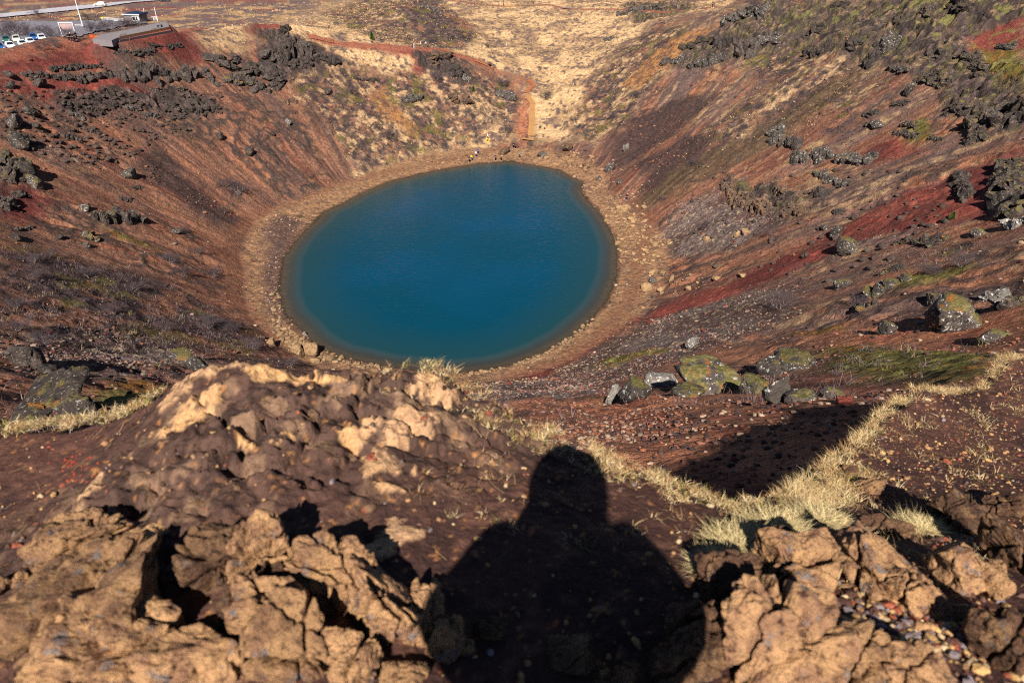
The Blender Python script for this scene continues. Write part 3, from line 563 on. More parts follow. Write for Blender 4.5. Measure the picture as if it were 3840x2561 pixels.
# ---------------- rock outcrops and boulders of the crater walls ----------------
OC = [  # line of foot points, height px, label, material, options
 ([(95,292),(170,285),(250,290)], 26, 'low broken dark lava ledge at the far left end of the rim band', M_BAS, {}),
 ([(190,262),(300,250),(380,252)], 26, 'thin dark rock rib above the left rim band on red scoria', M_BAS, dict(block=.8)),
 ([(250,300),(320,290),(385,288)], 34, 'dark jagged outcrop in the rim band left of the tall cliff', M_BAS, {}),
 ([(405,290),(440,286),(500,288)], 40, 'tall dark lava cliff block at the left start of the cliff band', M_BAS, dict(col=True)),
 ([(520,288),(570,280),(640,282)], 50, 'widest grey columnar cliff in the red left wall', M_BAS, dict(col=True)),
 ([(670,280),(700,284),(745,286)], 48, 'rugged dark cliff at the right end of the left cliff band', M_BAS, dict(col=True)),
 ([(760,262),(785,290),(815,325)], 34, 'narrow dark rib running down from the cliff band', M_BAS, dict(block=.8)),
 ([(800,225),(835,238),(860,248)], 40, 'dark angular block beside the golden grass hollow', M_BAS, dict(block=1.5)),
 ([(875,240),(910,255),(945,262)], 48, 'dark cubic crag under the golden grass lip', M_BAS, dict(block=1.5)),
 ([(850,300),(890,308),(930,300)], 44, 'low mossy crag below the cubic crag', M_MOSD, dict(block=1.2)),
 ([(985,275),(1010,280),(1045,278)], 58, 'dark crag with a deep cleft at the left of the pinnacle group', M_BAS, dict(block=1.3)),
 ([(1045,120),(1062,112),(1085,108)], 26, 'dark top knob of the pinnacle above the stepped path', M_BAS, {}),
 ([(1060,185),(1075,200),(1085,205)], 85, 'tall dark lava pinnacle on the left spur', M_BAS, dict(block=.8,col=True)),
 ([(1090,165),(1110,165),(1130,160)], 44, 'square dark block leaning against the pinnacle', M_BAS, dict(block=1.3)),
 ([(985,205),(1010,210),(1040,205)], 46, 'dark crag left of the tall pinnacle', M_BAS, {}),
 ([(1145,215),(1165,215),(1185,210)], 40, 'dark ridge crag right of the tall pinnacle', M_BAS, {}),
 ([(1225,225),(1245,235),(1262,232)], 36, 'isolated dark crag at the right end of the pinnacle ridge', M_BAS, {}),
 ([(1080,240),(1100,250),(1120,240)], 36, 'dark lower crag beneath the pinnacle', M_BAS, {}),
 ([(1150,245),(1170,242)], 30, 'small dark crag among heather below the ridge', M_BAS, {}),
 ([(965,330),(990,335)], 40, 'dark narrow crag on the brown slope below the cleft', M_BAS, {}),
 ([(1020,320),(1045,325)], 34, 'broken dark crag beneath the cleft crag', M_BAS, {}),
 ([(1060,385),(1110,380)], 26, 'ochre brown low ledge on the spur slope', M_OCH, dict(block=.8)),
 ([(430,205),(450,200),(480,192)], 14, 'thin dark rib below the viewing platform', M_BAS, {}),
 ([(500,205),(540,198),(580,192)], 18, 'dark ledge with a shaded hollow below the platform', M_BAS, {}),
 ([(560,175),(600,170)], 14, 'small dark ledge under the platform end', M_BAS, {}), ([(620,178),(680,170)], 14, 'scattered dark rib right of the platform', M_BAS, {}),
 ([(240,395),(290,400)], 24, 'low dark crag in the left debris field', M_BAS, {}),
 ([(260,430),(310,440)], 20, 'crumbled grey crag at the left of the debris field', M_BASP, {}),
 ([(330,410),(370,412)], 16, 'small dark rib in the debris field', M_BAS, {}),
 ([(420,400),(450,402)], 22, 'dark clump in the middle of the debris field', M_BAS, {}),
 ([(470,405),(520,410)], 20, 'grey layered crag in the debris field', M_BASP, {}),
 ([(540,435),(600,440)], 20, 'long grey layered ledge at the bottom of the debris field', M_BASP, {}),
 ([(620,390),(660,395)], 26, 'dark knob high in the debris field', M_BAS, {}),
 ([(690,385),(730,388)], 26, 'dark knob at the right of the debris field', M_BAS, {}),
 ([(690,415),(750,412),(810,405)], 26, 'long dark ledge ending the debris field on the right', M_BAS, {}),
 ([(640,440),(690,440)], 16, 'low dark ledge at the lower right of the debris field', M_BAS, {}),
 ([(560,335),(600,340)], 14, 'pale streaked small ledge under the cliff band', M_BASP, {}), ([(660,335),(710,345)], 16, 'mossy grey small ledge under the cliff band', M_MOSD, {}),
 ([(335,490),(370,500)], 20, 'dark clump in the orange gully', M_BAS, {}),
 ([(240,510),(290,520)], 22, 'dark clump left of the orange gully', M_BAS, {}),
 ([(370,820),(400,830),(425,822)], 60, 'large dark twin crag on the left wall', M_MOSD, dict(block=1.0,col=True)),
 ([(470,830),(495,825),(515,818)], 62, 'dark crag with a shadowed gap right of the twin crag', M_BAS, dict(block=1.0,col=True)),
 ([(320,885),(345,890)], 46, 'pale mossy crag below the twin crag', M_MOSS, {}),
 ([(455,748),(485,750)], 20, 'small dark crag above the twin crag', M_BAS, {}),
 ([(500,705),(530,705)], 14, 'small dark clump on grey scree', M_BAS, {}),
 ([(0,780),(60,760)], 46, 'dark shaded outcrop at the left edge', M_BAS, {}), ([(60,735),(90,725)], 26, 'dark rib on red ground near the left edge', M_BAS, {}),
 ([(0,650),(40,660),(90,655)], 120, 'big shadowed outcrop at the left edge under mossy top', M_MOSD, {}),
 ([(60,860),(120,850)], 14, 'thin dark rib on the brown left slope', M_BAS, {}),
 ([(1330,290),(1420,300)], 14, 'dark heath covered ledge on the spur', M_MOSD, {}), ([(1520,375),(1580,370)], 26, 'grey rounded ledge in the middle of the spur', M_BASP, dict(block=1.2)),
 ([(1620,235),(1650,215),(1690,225)], 26, 'rounded brown rock dome beside the saddle path', M_OCH, dict(block=1.4)),
 ([(1665,262),(1700,268),(1735,272)], 34, 'dark hollowed crag on the spur nose', M_BAS, {}),
 ([(1720,290),(1760,300)], 24, 'white speckled crag on the spur nose', M_WHT, {}),
 ([(1690,370),(1730,380)], 34, 'brown split rock slab on the spur', M_OCH, dict(block=1.3)),
 ([(1870,350),(1900,370),(1930,365)], 34, 'white streaked dark crag left of the wooden stairs', M_BASP, {}),
 ([(1570,25),(1620,35),(1660,60)], 20, 'grey lichen crag on the hill beyond the saddle', M_BASP, {}),
 ([(2320,60),(2400,40),(2480,30)], 26, 'long grey crag crowning the right spur', M_BASP, {}),
 ([(2270,150),(2300,145)], 20, 'grey crag on the edge of the right spur', M_BASP, {}),
 ([(2730,80),(2770,72),(2800,60)], 46, 'dark layered crag at the top of the right rim', M_BASP, {}),
 ([(2810,55),(2850,50),(2885,40)], 40, 'dark layered crag at the right of the rim gap', M_BASP, {}),
 ([(2480,240),(2530,235),(2580,225)], 26, 'pale lower rim of the right crag field', M_BASP, {}),
 ([(2560,190),(2600,175),(2660,165)], 44, 'grey broken crags on the left of the right crag field', M_MOSD, {}),
 ([(2600,238),(2660,232),(2710,232)], 44, 'grey cliff foot of the right crag field', M_BASP, dict(col=True)),
 ([(2690,170),(2740,165)], 56, 'dark tall block inside the right crag field', M_BAS, dict(col=True)),
 ([(2780,185),(2820,180),(2850,170)], 76, 'dark cliff with a black cleft in the right crag field', M_BAS, dict(col=True)),
 ([(2870,165),(2920,140)], 56, 'pale slab at the right end of the crag field', M_BASP, {}),
 ([(3020,205),(3070,200),(3120,190)], 44, 'columnar ledge under the mossy right wall', M_MOSD, dict(col=True)),
 ([(3040,130),(3080,120)], 50, 'steep mossy crag near the top right', M_MOSD, {}),
 ([(3190,170),(3220,165)], 40, 'dark rounded crag beside the split pinnacle', M_BAS, {}),
 ([(3262,232),(3280,235)], 76, 'leaning split pinnacle on the upper right wall', M_BAS, dict(block=.7,col=True)),
 ([(3290,180),(3320,175),(3345,165)], 64, 'dark square crag behind the split pinnacle', M_BASP, dict(col=True)),
 ([(3330,262),(3395,260)], 24, 'flat pale ledge with black shade under the pinnacle', M_BASP, dict(block=1.2)),
 ([(3420,300),(3500,290),(3560,310)], 40, 'mossy broken ledge crossing the right wall', M_MOSD, {}),
 ([(3350,395),(3395,390)], 30, 'dark lumpy outcrop with red scoria around it', M_BAS, {}),
 ([(3250,430),(3290,425)], 30, 'pointed dark outcrop on the red brown slope', M_BAS, {}),
 ([(3600,215),(3660,240),(3700,290)], 46, 'dark crag ridge falling to the right with moss', M_MOSD, {}),
 ([(3750,180),(3800,178)], 34, 'dark rock on the orange patch at the top right', M_BASP, {}),
 ([(3120,30),(3180,25)], 34, 'mossy crag at the top edge of the right wall', M_MOSD, {}), ([(3380,60),(3440,62),(3500,65)], 44, 'mossy crags along the top right edge', M_MOSD, {}),
 ([(3560,30),(3620,40)], 40, 'dark mossy crag at the top right edge', M_MOSD, {}),
 ([(3480,210),(3540,200)], 30, 'mossy low crag below the top right edge', M_MOSD, {}),
 ([(3560,410),(3600,420),(3650,420)], 40, 'mossy dark outcrop above the big right shadow', M_MOSD, {}),
 ([(3630,470),(3680,480),(3730,470)], 80, 'large dark mossy outcrop with deep shade on the right', M_MOSD, {}),
 ([(3760,420),(3800,440),(3850,450)], 80, 'dark mossy crag mass at the right frame edge', M_MOSD, {}),
 ([(3640,525),(3680,530)], 56, 'mossy block below the large dark outcrop', M_MOSD, {}),
 ([(3380,470),(3430,480)], 24, 'mossy capped ledge on the right wall', M_MOSD, {}), ([(3350,500),(3430,512)], 20, 'thin layered ledge at the top of the red slope', M_BAS, {}),
 ([(3490,520),(3530,525)], 22, 'mossy cushion rock beside the red slope', M_MOSD, {}),
 ([(2900,500),(2910,520),(2935,525)], 50, 'grey pale crag at the left end of the curved cliff', M_BASP, {}),
 ([(2950,535),(2975,560)], 56, 'shaded turn of the curved columnar cliff', M_BAS, dict(col=True)),
 ([(2990,588),(3050,592),(3120,590)], 52, 'columnar front of the curved cliff on the right wall', M_BASP, dict(col=True)),
 ([(3150,600),(3180,600)], 50, 'mossy crag right of the columnar front', M_MOSS, dict(col=True)),
 ([(3200,610),(3240,608),(3285,590)], 46, 'pale lichen crag at the right end of the curved cliff', M_BASP, {}),
 ([(2720,700),(2740,740),(2770,770)], 40, 'ochre columnar crag at the left of the middle cliff', M_OCH, dict(col=True)),
 ([(2800,760),(2850,775),(2890,790)], 44, 'white flecked ochre columns of the middle cliff', M_OCH, dict(col=True)),
 ([(2915,720),(2935,725)], 36, 'ochre pillar under dark heath in the middle cliff', M_OCH, dict(col=True)),
 ([(2975,800),(3000,802)], 50, 'bright square ochre pillar right of the middle cliff', M_OCH, dict(col=True,block=1.2)),
 ([(3060,720),(3100,735)], 40, 'dark crag with bare twigs on the right wall', M_BAS, {}),
 ([(3065,650),(3100,670),(3180,690)], 28, 'long overhanging pale ledge above the red slope', M_BASP, {}),
 ([(3130,795),(3160,798)], 26, 'small dark crag at the edge of the red slope', M_BAS, {}),
 ([(3590,660),(3610,700),(3625,750)], 56, 'narrow dark rib standing on the red slope', M_BAS, dict(block=.7)),
 ([(3790,620),(3820,720),(3850,790)], 110, 'tall dark mossy crag at the right edge casting a big shadow', M_MOSD, {}),
 ([(3790,850),(3840,840)], 60, 'white flecked mossy rock at the right edge', M_WHT, {}),
 ([(3360,915),(3400,910)], 26, 'low mossy ledge with black shade on the lower right wall', M_MOSD, {}),
 ([(3450,910),(3500,905),(3545,900)], 56, 'dark hollowed rock with moss cap on the lower right wall', M_MOSD, {}),
 ([(3330,1020),(3370,1010)], 40, 'pointed crag at the top of the mossy ridge', M_MOSD, {}),
 ([(3270,1110),(3320,1080),(3360,1060)], 70, 'mossy ridge crag with a black overhang', M_MOSS, {}),
 ([(3220,1155),(3260,1150)], 34, 'low mossy rock at the foot of the ridge', M_MOSD, {}),
 ([(3780,1150),(3860,1130)], 90, 'dark mossy rock in shade at the right edge', M_MOSD, {}),
 ([(3700,1130),(3780,1110)], 60, 'white streaked rock behind the mossy dome', M_WHT, {}),
]
for pts, hp, lab, mt, kw in OC: outcrop(pts, hp, lab, mt, **kw)
BO = [ # foot px, py, width px, height px, label, material
 (45,478,66,56,'round pale grey boulder with a long shadow on the left wall',M_BASP),(112,438,55,46,'grey boulder above the round pale one',M_BASP),(140,332,52,38,'grey boulder below the left rim band',M_BAS),
 (20,290,50,24,'dark boulder at the left edge of the rim band',M_BAS),(30,335,44,24,'dark low boulder near the left edge',M_BAS),(130,478,34,26,'dark boulder right of the round pale boulder',M_BAS),
 (60,555,70,70,'large mossy pale boulder with black shade at the left edge',M_MOSS),(120,700,80,42,'moss topped rock near the left edge on brown slope',M_MOSS),
 (820,525,32,30,'small grey boulder alone on the streaked left slope',M_BAS),(935,585,34,26,'dark pale topped boulder low on the left slope',M_BAS),(1022,512,24,18,'dark boulder below the white boulder',M_BAS),
 (1081,472,20,26,'white lichen boulder on the brown spur slope',M_WHT),(1230,358,28,24,'dark square boulder among green moss on the spur',M_BAS),
 (470,668,70,26,'long grey boulder on the grey scree',M_BASP),(318,795,44,34,'pale elongated boulder above the twin crag',M_BASP),(215,900,40,20,'dark low boulder on the left slope',M_BAS),(320,928,30,20,'small dark boulder with a pale face',M_BASP),
 (660,880,34,20,'pale round boulder on stony ground near the lake path',M_BASP),(50,900,44,24,'dark boulder near the left edge above the heath',M_BAS),
 (3120,355,0,0,None,None),
 (3410,358,38,48,'pale upright stone on red scoria of the right wall',M_BASP),(3290,490,52,32,'slanting pale boulder on the tan streak',M_BASP),(3255,475,22,14,'small dark stone beside the slanting boulder',M_BAS),
 (3140,890,40,44,'dark upright boulder beside the red streak',M_BASP),(3130,900,22,22,'small dark boulder at the foot of the upright one',M_BAS),(3095,865,26,22,'grey boulder above the red streak',M_BASP),
 (3190,955,110,70,'large white speckled boulder with moss cap beside the red streak',M_MOSS),
 (3560,900,0,0,None,None),(3690,880,60,26,'green moss cushion on orange ground',M_MOSS),(3170,1075,66,36,'moss covered pale boulder on the lower right slope',M_MOSS),
 (3620,1240,230,150,'giant mossy dome boulder with a white cracked face',M_MOSS),(3335,1255,60,56,'pointed white and mossy boulder in front of the shadow',M_MOSS),
 (2700,1470,250,150,'big grass topped boulder with a white face on the near slope',M_MOSS),(2830,1475,130,70,'grey green mossy rock against the grass topped boulder',M_MOSS),
 (2380,1500,150,110,'green and rusty moss boulder on the near slope',M_MOSS),(2295,1515,56,90,'white lichen slab leaning on the green boulder',M_WHT),(2500,1445,130,66,'white streaked slab rock between the two mossy boulders',M_WHT),
 (2600,1300,56,46,'white fissured rock on the grey scree',M_WHT),(2990,1395,220,110,'broad pale mossy mound on the near right slope',M_MOSS),
 (2930,1510,110,130,'dark rock with white patches and orange moss',M_BASP),(3020,1505,120,56,'dark green moss mound beside the dark rock',M_MOSS),(3130,1492,90,50,'grey moss cushion boulder on the near right slope',M_MOSS),
 (2590,1490,120,40,'grey low moss hummock on orange gravel',M_MOSS),(3180,1520,80,30,'brown stone near the shaded ledge',M_RED),
 (3760,1265,110,44,'grey moss hummock on sandy ground at the right',M_MOSS),(3510,1140,60,50,'dark boulder in front of the long shadow',M_MOSD),
 (70,1370,120,120,'tall white speckled rock in shadow at the left edge',M_BAS),(170,1400,90,44,'small speckled rock in front of the tall left one',M_BAS),
 (655,1345,90,50,'moss roofed boulder on the lower left slope',M_MOSS),(730,1395,95,75,'mossy speckled boulder behind the ledge',M_MOSS),
 (130,1540,330,150,'huge mossy boulder in deep shade behind the ledge',M_MOSD),(270,1590,200,150,'black shaded rock face behind the ledge',M_MOSD),(40,1590,220,80,'dark heath covered rock at the lower left edge',M_MOSD),
 (1120,1340,52,54,'tan split block standing at the near shore',M_TAN),(1165,1340,66,56,'tall tan block with a dark crack at the near shore',M_TAN),(1010,1290,46,26,'dark tan block above the near shore',M_TAN),(1180,1362,36,18,'low tan block at the foot of the split blocks',M_TAN),
 (1890,582,44,18,'flat brown boulder on the far beach among visitors',M_OCH),(2030,590,36,18,'grey sloping boulder at the far waterline',M_BASP),(2048,598,22,14,'round tan boulder at the far waterline',M_TAN),(2010,612,0,0,None,None),
 (2130,572,46,26,'dark piled boulder at the right end of the far beach',M_OCH),(2290,645,40,30,'grey boulder on the right beach corner',M_BASP),(2325,690,26,16,'grey boulder above the right shore',M_BASP),
 (2350,568,34,26,'white faced boulder at the foot of the grey scree',M_WHT),(2185,650,0,0,None,None),
 (2452,1030,44,24,'large tan slab in the right rockfall',M_TAN),(2490,1030,30,14,'flat tan slab beside the large one',M_TAN),(2520,1055,22,26,'upright tan stone in the right rockfall',M_TAN),(2445,1062,34,16,'dark grey slab in the right rockfall',M_BASP),
 (2425,1090,44,22,'broad tan slab low in the right rockfall',M_TAN),(2480,1095,34,20,'tan wedge stone low in the right rockfall',M_TAN),(2585,1090,24,20,'tan stone at the top of the red streak',M_TAN),(2690,1050,36,18,'long tan slab above the red streak',M_TAN),
 (2790,1038,46,12,'pale plank shaped stone on the red streak',M_TAN),(2412,1160,20,12,'pink tan stone on the dirt beach',M_TAN),(2765,890,20,26,'tan pillar stone casting a shadow',M_TAN),(2800,880,40,20,'tan slab running uphill from the pillar stone',M_TAN),
 (2650,908,24,22,'tan stone on the brown right slope',M_TAN),(1068,1265,0,0,None,None),(1140,1258,18,14,'single white stone at the left waterline',M_WHT),
]
for px, py, w, h, lab, mt in BO:
    if lab: boulder(px, py, w, h, lab, mt)
# countable loose blocks: the pale rockfall at the right shore, the far beach, the slopes
rnd = random.Random(5)
M_STONE = tint_mat('loose_stone', [(6, .03)], (9, .75, 1.3), spec=.2)
def merged_stones(name, x, y, z, s, col, label, cat, seed=1, sub=1, flat=.6, mat=None):
    rs = np.random.RandomState(seed); P, F = ico(sub); n = len(x); m = len(P)
    jit = 1 + .35 * (rs.rand(24, m) - .5); V0 = P[None] * jit[:, :, None]; V = V0[rs.randint(0, 24, n)]
    a = rs.uniform(0, 6.28, n); c, s_ = np.cos(a)[:, None], np.sin(a)[:, None]
    el = rs.uniform(.7, 1.3, n)[:, None]; X = V[:, :, 0] * el; Y = V[:, :, 1] / el
    V = np.stack([X * c - Y * s_, X * s_ + Y * c, V[:, :, 2] * flat], -1) * (s / 2)[:, None, None]
    V += np.stack([x, y, z + s * .12], -1)[:, None]
    FF = (F[None] + (np.arange(n) * m)[:, None, None]).reshape(-1, 3)
    return mesh(name, V.reshape(-1, 3), FF, mat or M_STONE, smooth=False, colattr=np.repeat(col, m, 0), kind='stuff', label=label, category=cat)
def block_field(n, poly, smin, smax, mats, label, group, name='loose_rock', cat='rock', stuff=False):
    P = np.array(poly, float); lo = P.min(0); hi = P.max(0); k = 0; meshes = []
    for s in range(5):
        _seed[0] += 1; V, F = rock_shape(2, (1, .75, .6), _seed[0], knob=.1, crack=0); meshes.append((V, F))
    protos = [mesh(name, V, F, mats[i % len(mats)], link=False, smooth=False).data for i, (V, F) in enumerate(meshes)]
    pts = []
    while len(pts) < n:
        q = np.array([rnd.uniform(lo[0], hi[0]), rnd.uniform(lo[1], hi[1])])
        if seg_dist(q[0:1], q[1:2], P)[0] < 0: pts.append(q)
    W2 = G0([q[0] for q in pts], [q[1] for q in pts], HZ); Z = HZ(W2[:, 0], W2[:, 1])
    if stuff:
        k = Z > -.3; W2, Z = W2[k], Z[k]; n = len(Z); rs = np.random.RandomState(n); col = lin('#977b5c' if mats[0] is M_TAN else '#54463f', .8)[None] * rs.uniform(.6, 1.1, n)[:, None]
        merged_stones(name, W2[:, 0], W2[:, 1], Z, smin + (smax - smin) * rs.rand(n) ** 2, col, label, cat, n, 2, .7); return
    for (x, y), z in zip(W2, Z):
        if z < -.3: continue
        o = bpy.data.objects.new(name, protos[rnd.randrange(5)]); COL.objects.link(o); s = smin + (smax - smin) * rnd.random() ** 2
        o.location = (x, y, z + s * .08); o.scale = (s, s, s * rnd.uniform(.6, 1)); o.rotation_euler = (rnd.uniform(-.4, .4), rnd.uniform(-.4, .4), rnd.uniform(0, 6.28))
        o['label'] = label; o['category'] = cat; o['group'] = group
block_field(130, [(2250,790),(2330,770),(2370,740),(2430,760),(2440,850),(2520,900),(2500,960),(2420,1000),(2330,990),(2310,900)], .5, 1.9, [M_TAN], 'pale tan angular rock in the rockfall beside the right shore', 'tan rocks of the right shore rockfall')
block_field(24, [(2300,775),(2350,770),(2360,800),(2290,800)], .6, 1.5, [M_TAN], 'pale tan angular rock in the rockfall beside the right shore', 'tan rocks of the right shore rockfall')
block_field(70, [(1600,600),(1800,570),(1960,560),(2150,580),(2230,650),(2180,660),(2080,625),(1900,602),(1700,618),(1620,636)], .4, 1.3, [M_TAN, M_OCH], 'small tan rock lying on the far beach', 'tan rocks on the far beach')
block_field(30, [(2050,540),(2200,560),(2280,640),(2240,680),(2190,640),(2080,590)], .8, 2.0, [M_TAN, M_OCH, M_BASP], 'brown block in the boulder pile at the far right beach corner', 'blocks of the far right beach corner')
block_field(260, [(1180,1290),(1300,1340),(1450,1380),(1480,1400),(1300,1370),(1200,1345),(1080,1310),(1020,1240),(1010,1130),(1030,1050),(1045,1100),(1060,1200),(1120,1260)], .2, .75, [M_TAN, M_OCH], 'small tan stones along the left and near waterline', 'small stones along the left waterline', name='waterline_stones', stuff=True)
block_field(200, [(2220,1185),(2240,1200),(2120,1300),(2000,1360),(1760,1410),(1740,1398),(1900,1375),(2030,1325),(2140,1262)], .15, .6, [M_TAN], 'small tan stones along the right waterline', 'small stones along the right waterline', name='waterline_stones', stuff=True)
block_field(60, [(2400,1000),(2560,1010),(2720,1030),(2600,1090),(2480,1130),(2390,1110)], .4, 1.2, [M_TAN, M_OCH, M_BASP], 'small block below the right rockfall beside the red streak', 'small blocks above the red streak')
block_field(650, [(0,340),(600,330),(830,360),(840,430),(420,640),(200,600),(0,520)], .2, 1.1, [M_BAS], 'dark basalt stones scattered over the red left wall', 'dark blocks on the left wall', name='scattered_stones', stuff=True)
block_field(260, [(2560,600),(3400,640),(3700,760),(3200,1080),(2600,1000)], .2, 1.0, [M_BAS, M_BASP, M_OCH], 'grey and brown stones scattered over the right wall', 'blocks scattered on the right wall', name='scattered_stones', stuff=True)

# ---------------- stuff: scree, stones too many to count ----------------
def cam_sample(n, rs, r0=5.5, r1=230):
    a = np.radians(rs.uniform(-52, 52, n)); r = np.exp(rs.uniform(np.log(r0), np.log(r1), n)); return r * np.sin(a), r * np.cos(a), r
def build_scree():
    rs = np.random.RandomState(11); x, y, r = cam_sample(340000, rs); h, d, th = hbase(x, y)
    p = .10 + .8 * np.maximum(mask('greyscree', x, y), mask('darkscree', x, y) * .8) + .35 * sstep(60, 20, r) + .5 * mask('orange', x, y) * .7
    p += (.5 * (x > 5) + .12) * sstep(11, 5, d) * (fbm(x / 4, y / 4, 3, 5) > .5)
    p *= (1 - .85 * mask('grass', x, y)) * (1 - .8 * mask('moss', x, y)) * (d > -.3) * (1 - sstep(.6, -.2, path_d(x, y)) * .9) * (1 - sstep(85, 95, np.hypot(x - CX, y - CY)) * .8) * (1 - .5 * mask('red', x, y))
    p *= .35 + 1.3 * sstep(.4, .6, fbm(x / 5, y / 5, 3, 77))
    k = rs.rand(len(x)) < p * .62; x, y, r, h, d = x[k], y[k], r[k], h[k], d[k]; z = HZ(x, y)
    s = (.05 + .0009 * r) * np.exp(rs.normal(0, .55, len(x))) * 1.1; s = np.clip(s, .04, np.where(r < 45, .05 + .006 * r, 1.0))
    pal = np.stack([lin(c, .8) for c in ('#6d4a3e', '#8f6350', '#5a4644', '#4a3c3c', '#9c8478', '#a4654a', '#b89a80', '#7a3a34')])
    w = np.array([.22, .18, .18, .14, .08, .10, .04, .06]); ci = rs.choice(8, len(x), p=w / w.sum())
    gs = mask('greyscree', x, y) > .5; ci = np.where(gs & (rs.rand(len(x)) < .35), 4, ci); bt = (d < 10) & (rs.rand(len(x)) < .45); ci = np.where(bt, 6, ci)
    og = mask('orange', x, y) > .5; ci = np.where(og & (rs.rand(len(x)) < .8), rs.choice([0, 1, 1, 5, 6, 3], len(x)), ci)
    col = pal[ci] * (.6 + .4 * rs.rand(len(x)))[:, None]
    merged_stones('scree', x, y, z, s, col, 'loose scree and gravel strewn over the crater walls', 'scree', 2); print('scree', len(x))
build_scree()
# ---------------- low growth: heath, dry grass, bare shrubs ----------------
def tufts(name, x, y, z, hgt, wid, col, nb, label, cat, seed=1, spread=.5, segs=1, mat=None, tipcol=1.15, lean=.5, kind='stuff'):
    """each tuft a fan of narrow blades rooted on the ground"""
    rs = np.random.RandomState(seed); n = len(x) * nb; X = np.repeat(x, nb); Y = np.repeat(y, nb); Z = np.repeat(z, nb); H_ = np.repeat(hgt, nb) * rs.uniform(.5, 1.1, n); Wd = np.repeat(wid, nb) * rs.uniform(.6, 1.2, n)
    C = np.repeat(col, nb, 0) * rs.uniform(.75, 1.25, n)[:, None]; rad = np.repeat(hgt, nb) * spread * np.sqrt(rs.rand(n)); a = rs.uniform(0, 6.283, n)
    bx = X + rad * np.cos(a); by = Y + rad * np.sin(a); la = a + rs.normal(0, .8, n); ln = H_ * lean * rs.uniform(.2, 1.4, n); f = rs.uniform(0, 3.14, n); wx, wy = np.cos(f) * Wd / 2, np.sin(f) * Wd / 2
    P = []
    for k in range(segs + 1):
        t = k / (segs + 1); off = ln * t ** 1.7; zz = Z - .04 * H_ + H_ * (t - .25 * t * t * lean); taper = 1 - .5 * t
        P.append(np.stack([bx + off * np.cos(la) - wx * taper, by + off * np.sin(la) - wy * taper, zz], 1)); P.append(np.stack([bx + off * np.cos(la) + wx * taper, by + off * np.sin(la) + wy * taper, zz], 1))
    P.append(np.stack([bx + ln * np.cos(la), by + ln * np.sin(la), Z + H_ * (1 - .25 * lean)], 1))
    m = len(P); V = np.stack(P, 1).reshape(-1, 3); base = (np.arange(n) * m)[:, None]; T_ = []
    for k in range(segs):
        T_ += [base + [2 * k, 2 * k + 1, 2 * k + 3], base + [2 * k, 2 * k + 3, 2 * k + 2]]
    T_.append(base + [2 * segs, 2 * segs + 1, 2 * segs + 2])
    F = np.stack(T_, 1).reshape(-1, 3); cc = np.repeat(C, m, 0).reshape(n, m, 3); cc[:, -1] *= tipcol
    return mesh(name, V, F, mat or M_BLADE, smooth=False, colattr=cc.reshape(-1, 3), kind=kind, label=label, category=cat)
def blade_mat():
    m, nt, bs = newmat('dry_blades'); at = ND(nt, 'ShaderNodeVertexColor'); at.layer_name = 'tint'; nt.links.new(at.outputs[0], bs.inputs['Base Color']); bs.inputs['Roughness'].default_value = .8; bs.inputs['Specular IOR Level'].default_value = .15; return m
M_BLADE = blade_mat()
def build_heath():
    rs = np.random.RandomState(21); x, y, r = cam_sample(120000, rs, 14, 330); h, d, th = hbase(x, y)
    sc_m = mask('scrub', x, y, 3, 5); mx = mask('mixed', x, y, 3, 5); gr = mask('grass', x, y, 3, 5)
    rt = sstep(15, 40, x) * sstep(60, 90, y) * sstep(14, 22, h); cl = sstep(.46, .60, fbm(x / 4, y / 4, 4, 401)); cl2 = sstep(.52, .66, fbm(x / 7, y / 7, 4, 403))
    far = sstep(185, 215, np.hypot(x - CX, y - CY))
    p = (.9 * sc_m + .75 * mx * (cl * .9 + .1) + .25 * gr * cl + rt * .5 * cl2 + .35 * far * cl2 + .05 * cl2) * (d > 9) * (path_d(x, y) > .5) * (1 - mask('red', x, y)) * (1 - .7 * mask('crag', x, y))
    k = rs.rand(len(x)) < p * .5; x, y, r, h = x[k], y[k], r[k], h[k]; z = HZ(x, y)
    pal = np.stack([lin(c, .75) for c in ('#6b5a5c', '#54474a', '#7d6c6a', '#6a4c42', '#3e3436', '#837a48', '#94806a')]); ci = rs.choice(7, len(x), p=[.28, .22, .18, .12, .1, .04, .06])
    hg = np.clip((.30 + .0014 * r) * np.exp(rs.normal(0, .3, len(x))), .12, 1.3)
    tufts('heath', x, y, z, hg, .02 + .00042 * r, pal[ci], 11, 'leafless purple grey heath and low twiggy scrub covering the slopes', 'heath', 3, spread=.9, lean=.9); print('heath', len(x))
    rs = np.random.RandomState(22); x, y, r = cam_sample(90000, rs, 30, 330); h, d, th = hbase(x, y)
    gr = mask('grass', x, y, 3, 5); mx = mask('mixed', x, y, 3, 5); far = sstep(185, 215, np.hypot(x - CX, y - CY)) * .5
    p = (.8 * gr + .35 * mx + far + .06 * (y > 130)) * (d > 9) * (path_d(x, y) > .4) * (1 - mask('red', x, y)); k = rs.rand(len(x)) < p * .5; x, y, r = x[k], y[k], r[k]; z = HZ(x, y)
    pal = np.stack([lin(c, .78) for c in ('#e0b480', '#cfa070', '#e8c290', '#a88560')]); ci = rs.choice(4, len(x)); hg = np.clip((.16 + .0009 * r) * np.exp(rs.normal(0, .3, len(x))), .1, .6)
    tufts('dry_grass', x, y, z, hg, .02 + .0005 * r, pal[ci], 8, 'golden dry grass on the valley floor and saddle', 'dry grass', 4, spread=1.2, lean=1.0); print('grass', len(x))
build_heath()
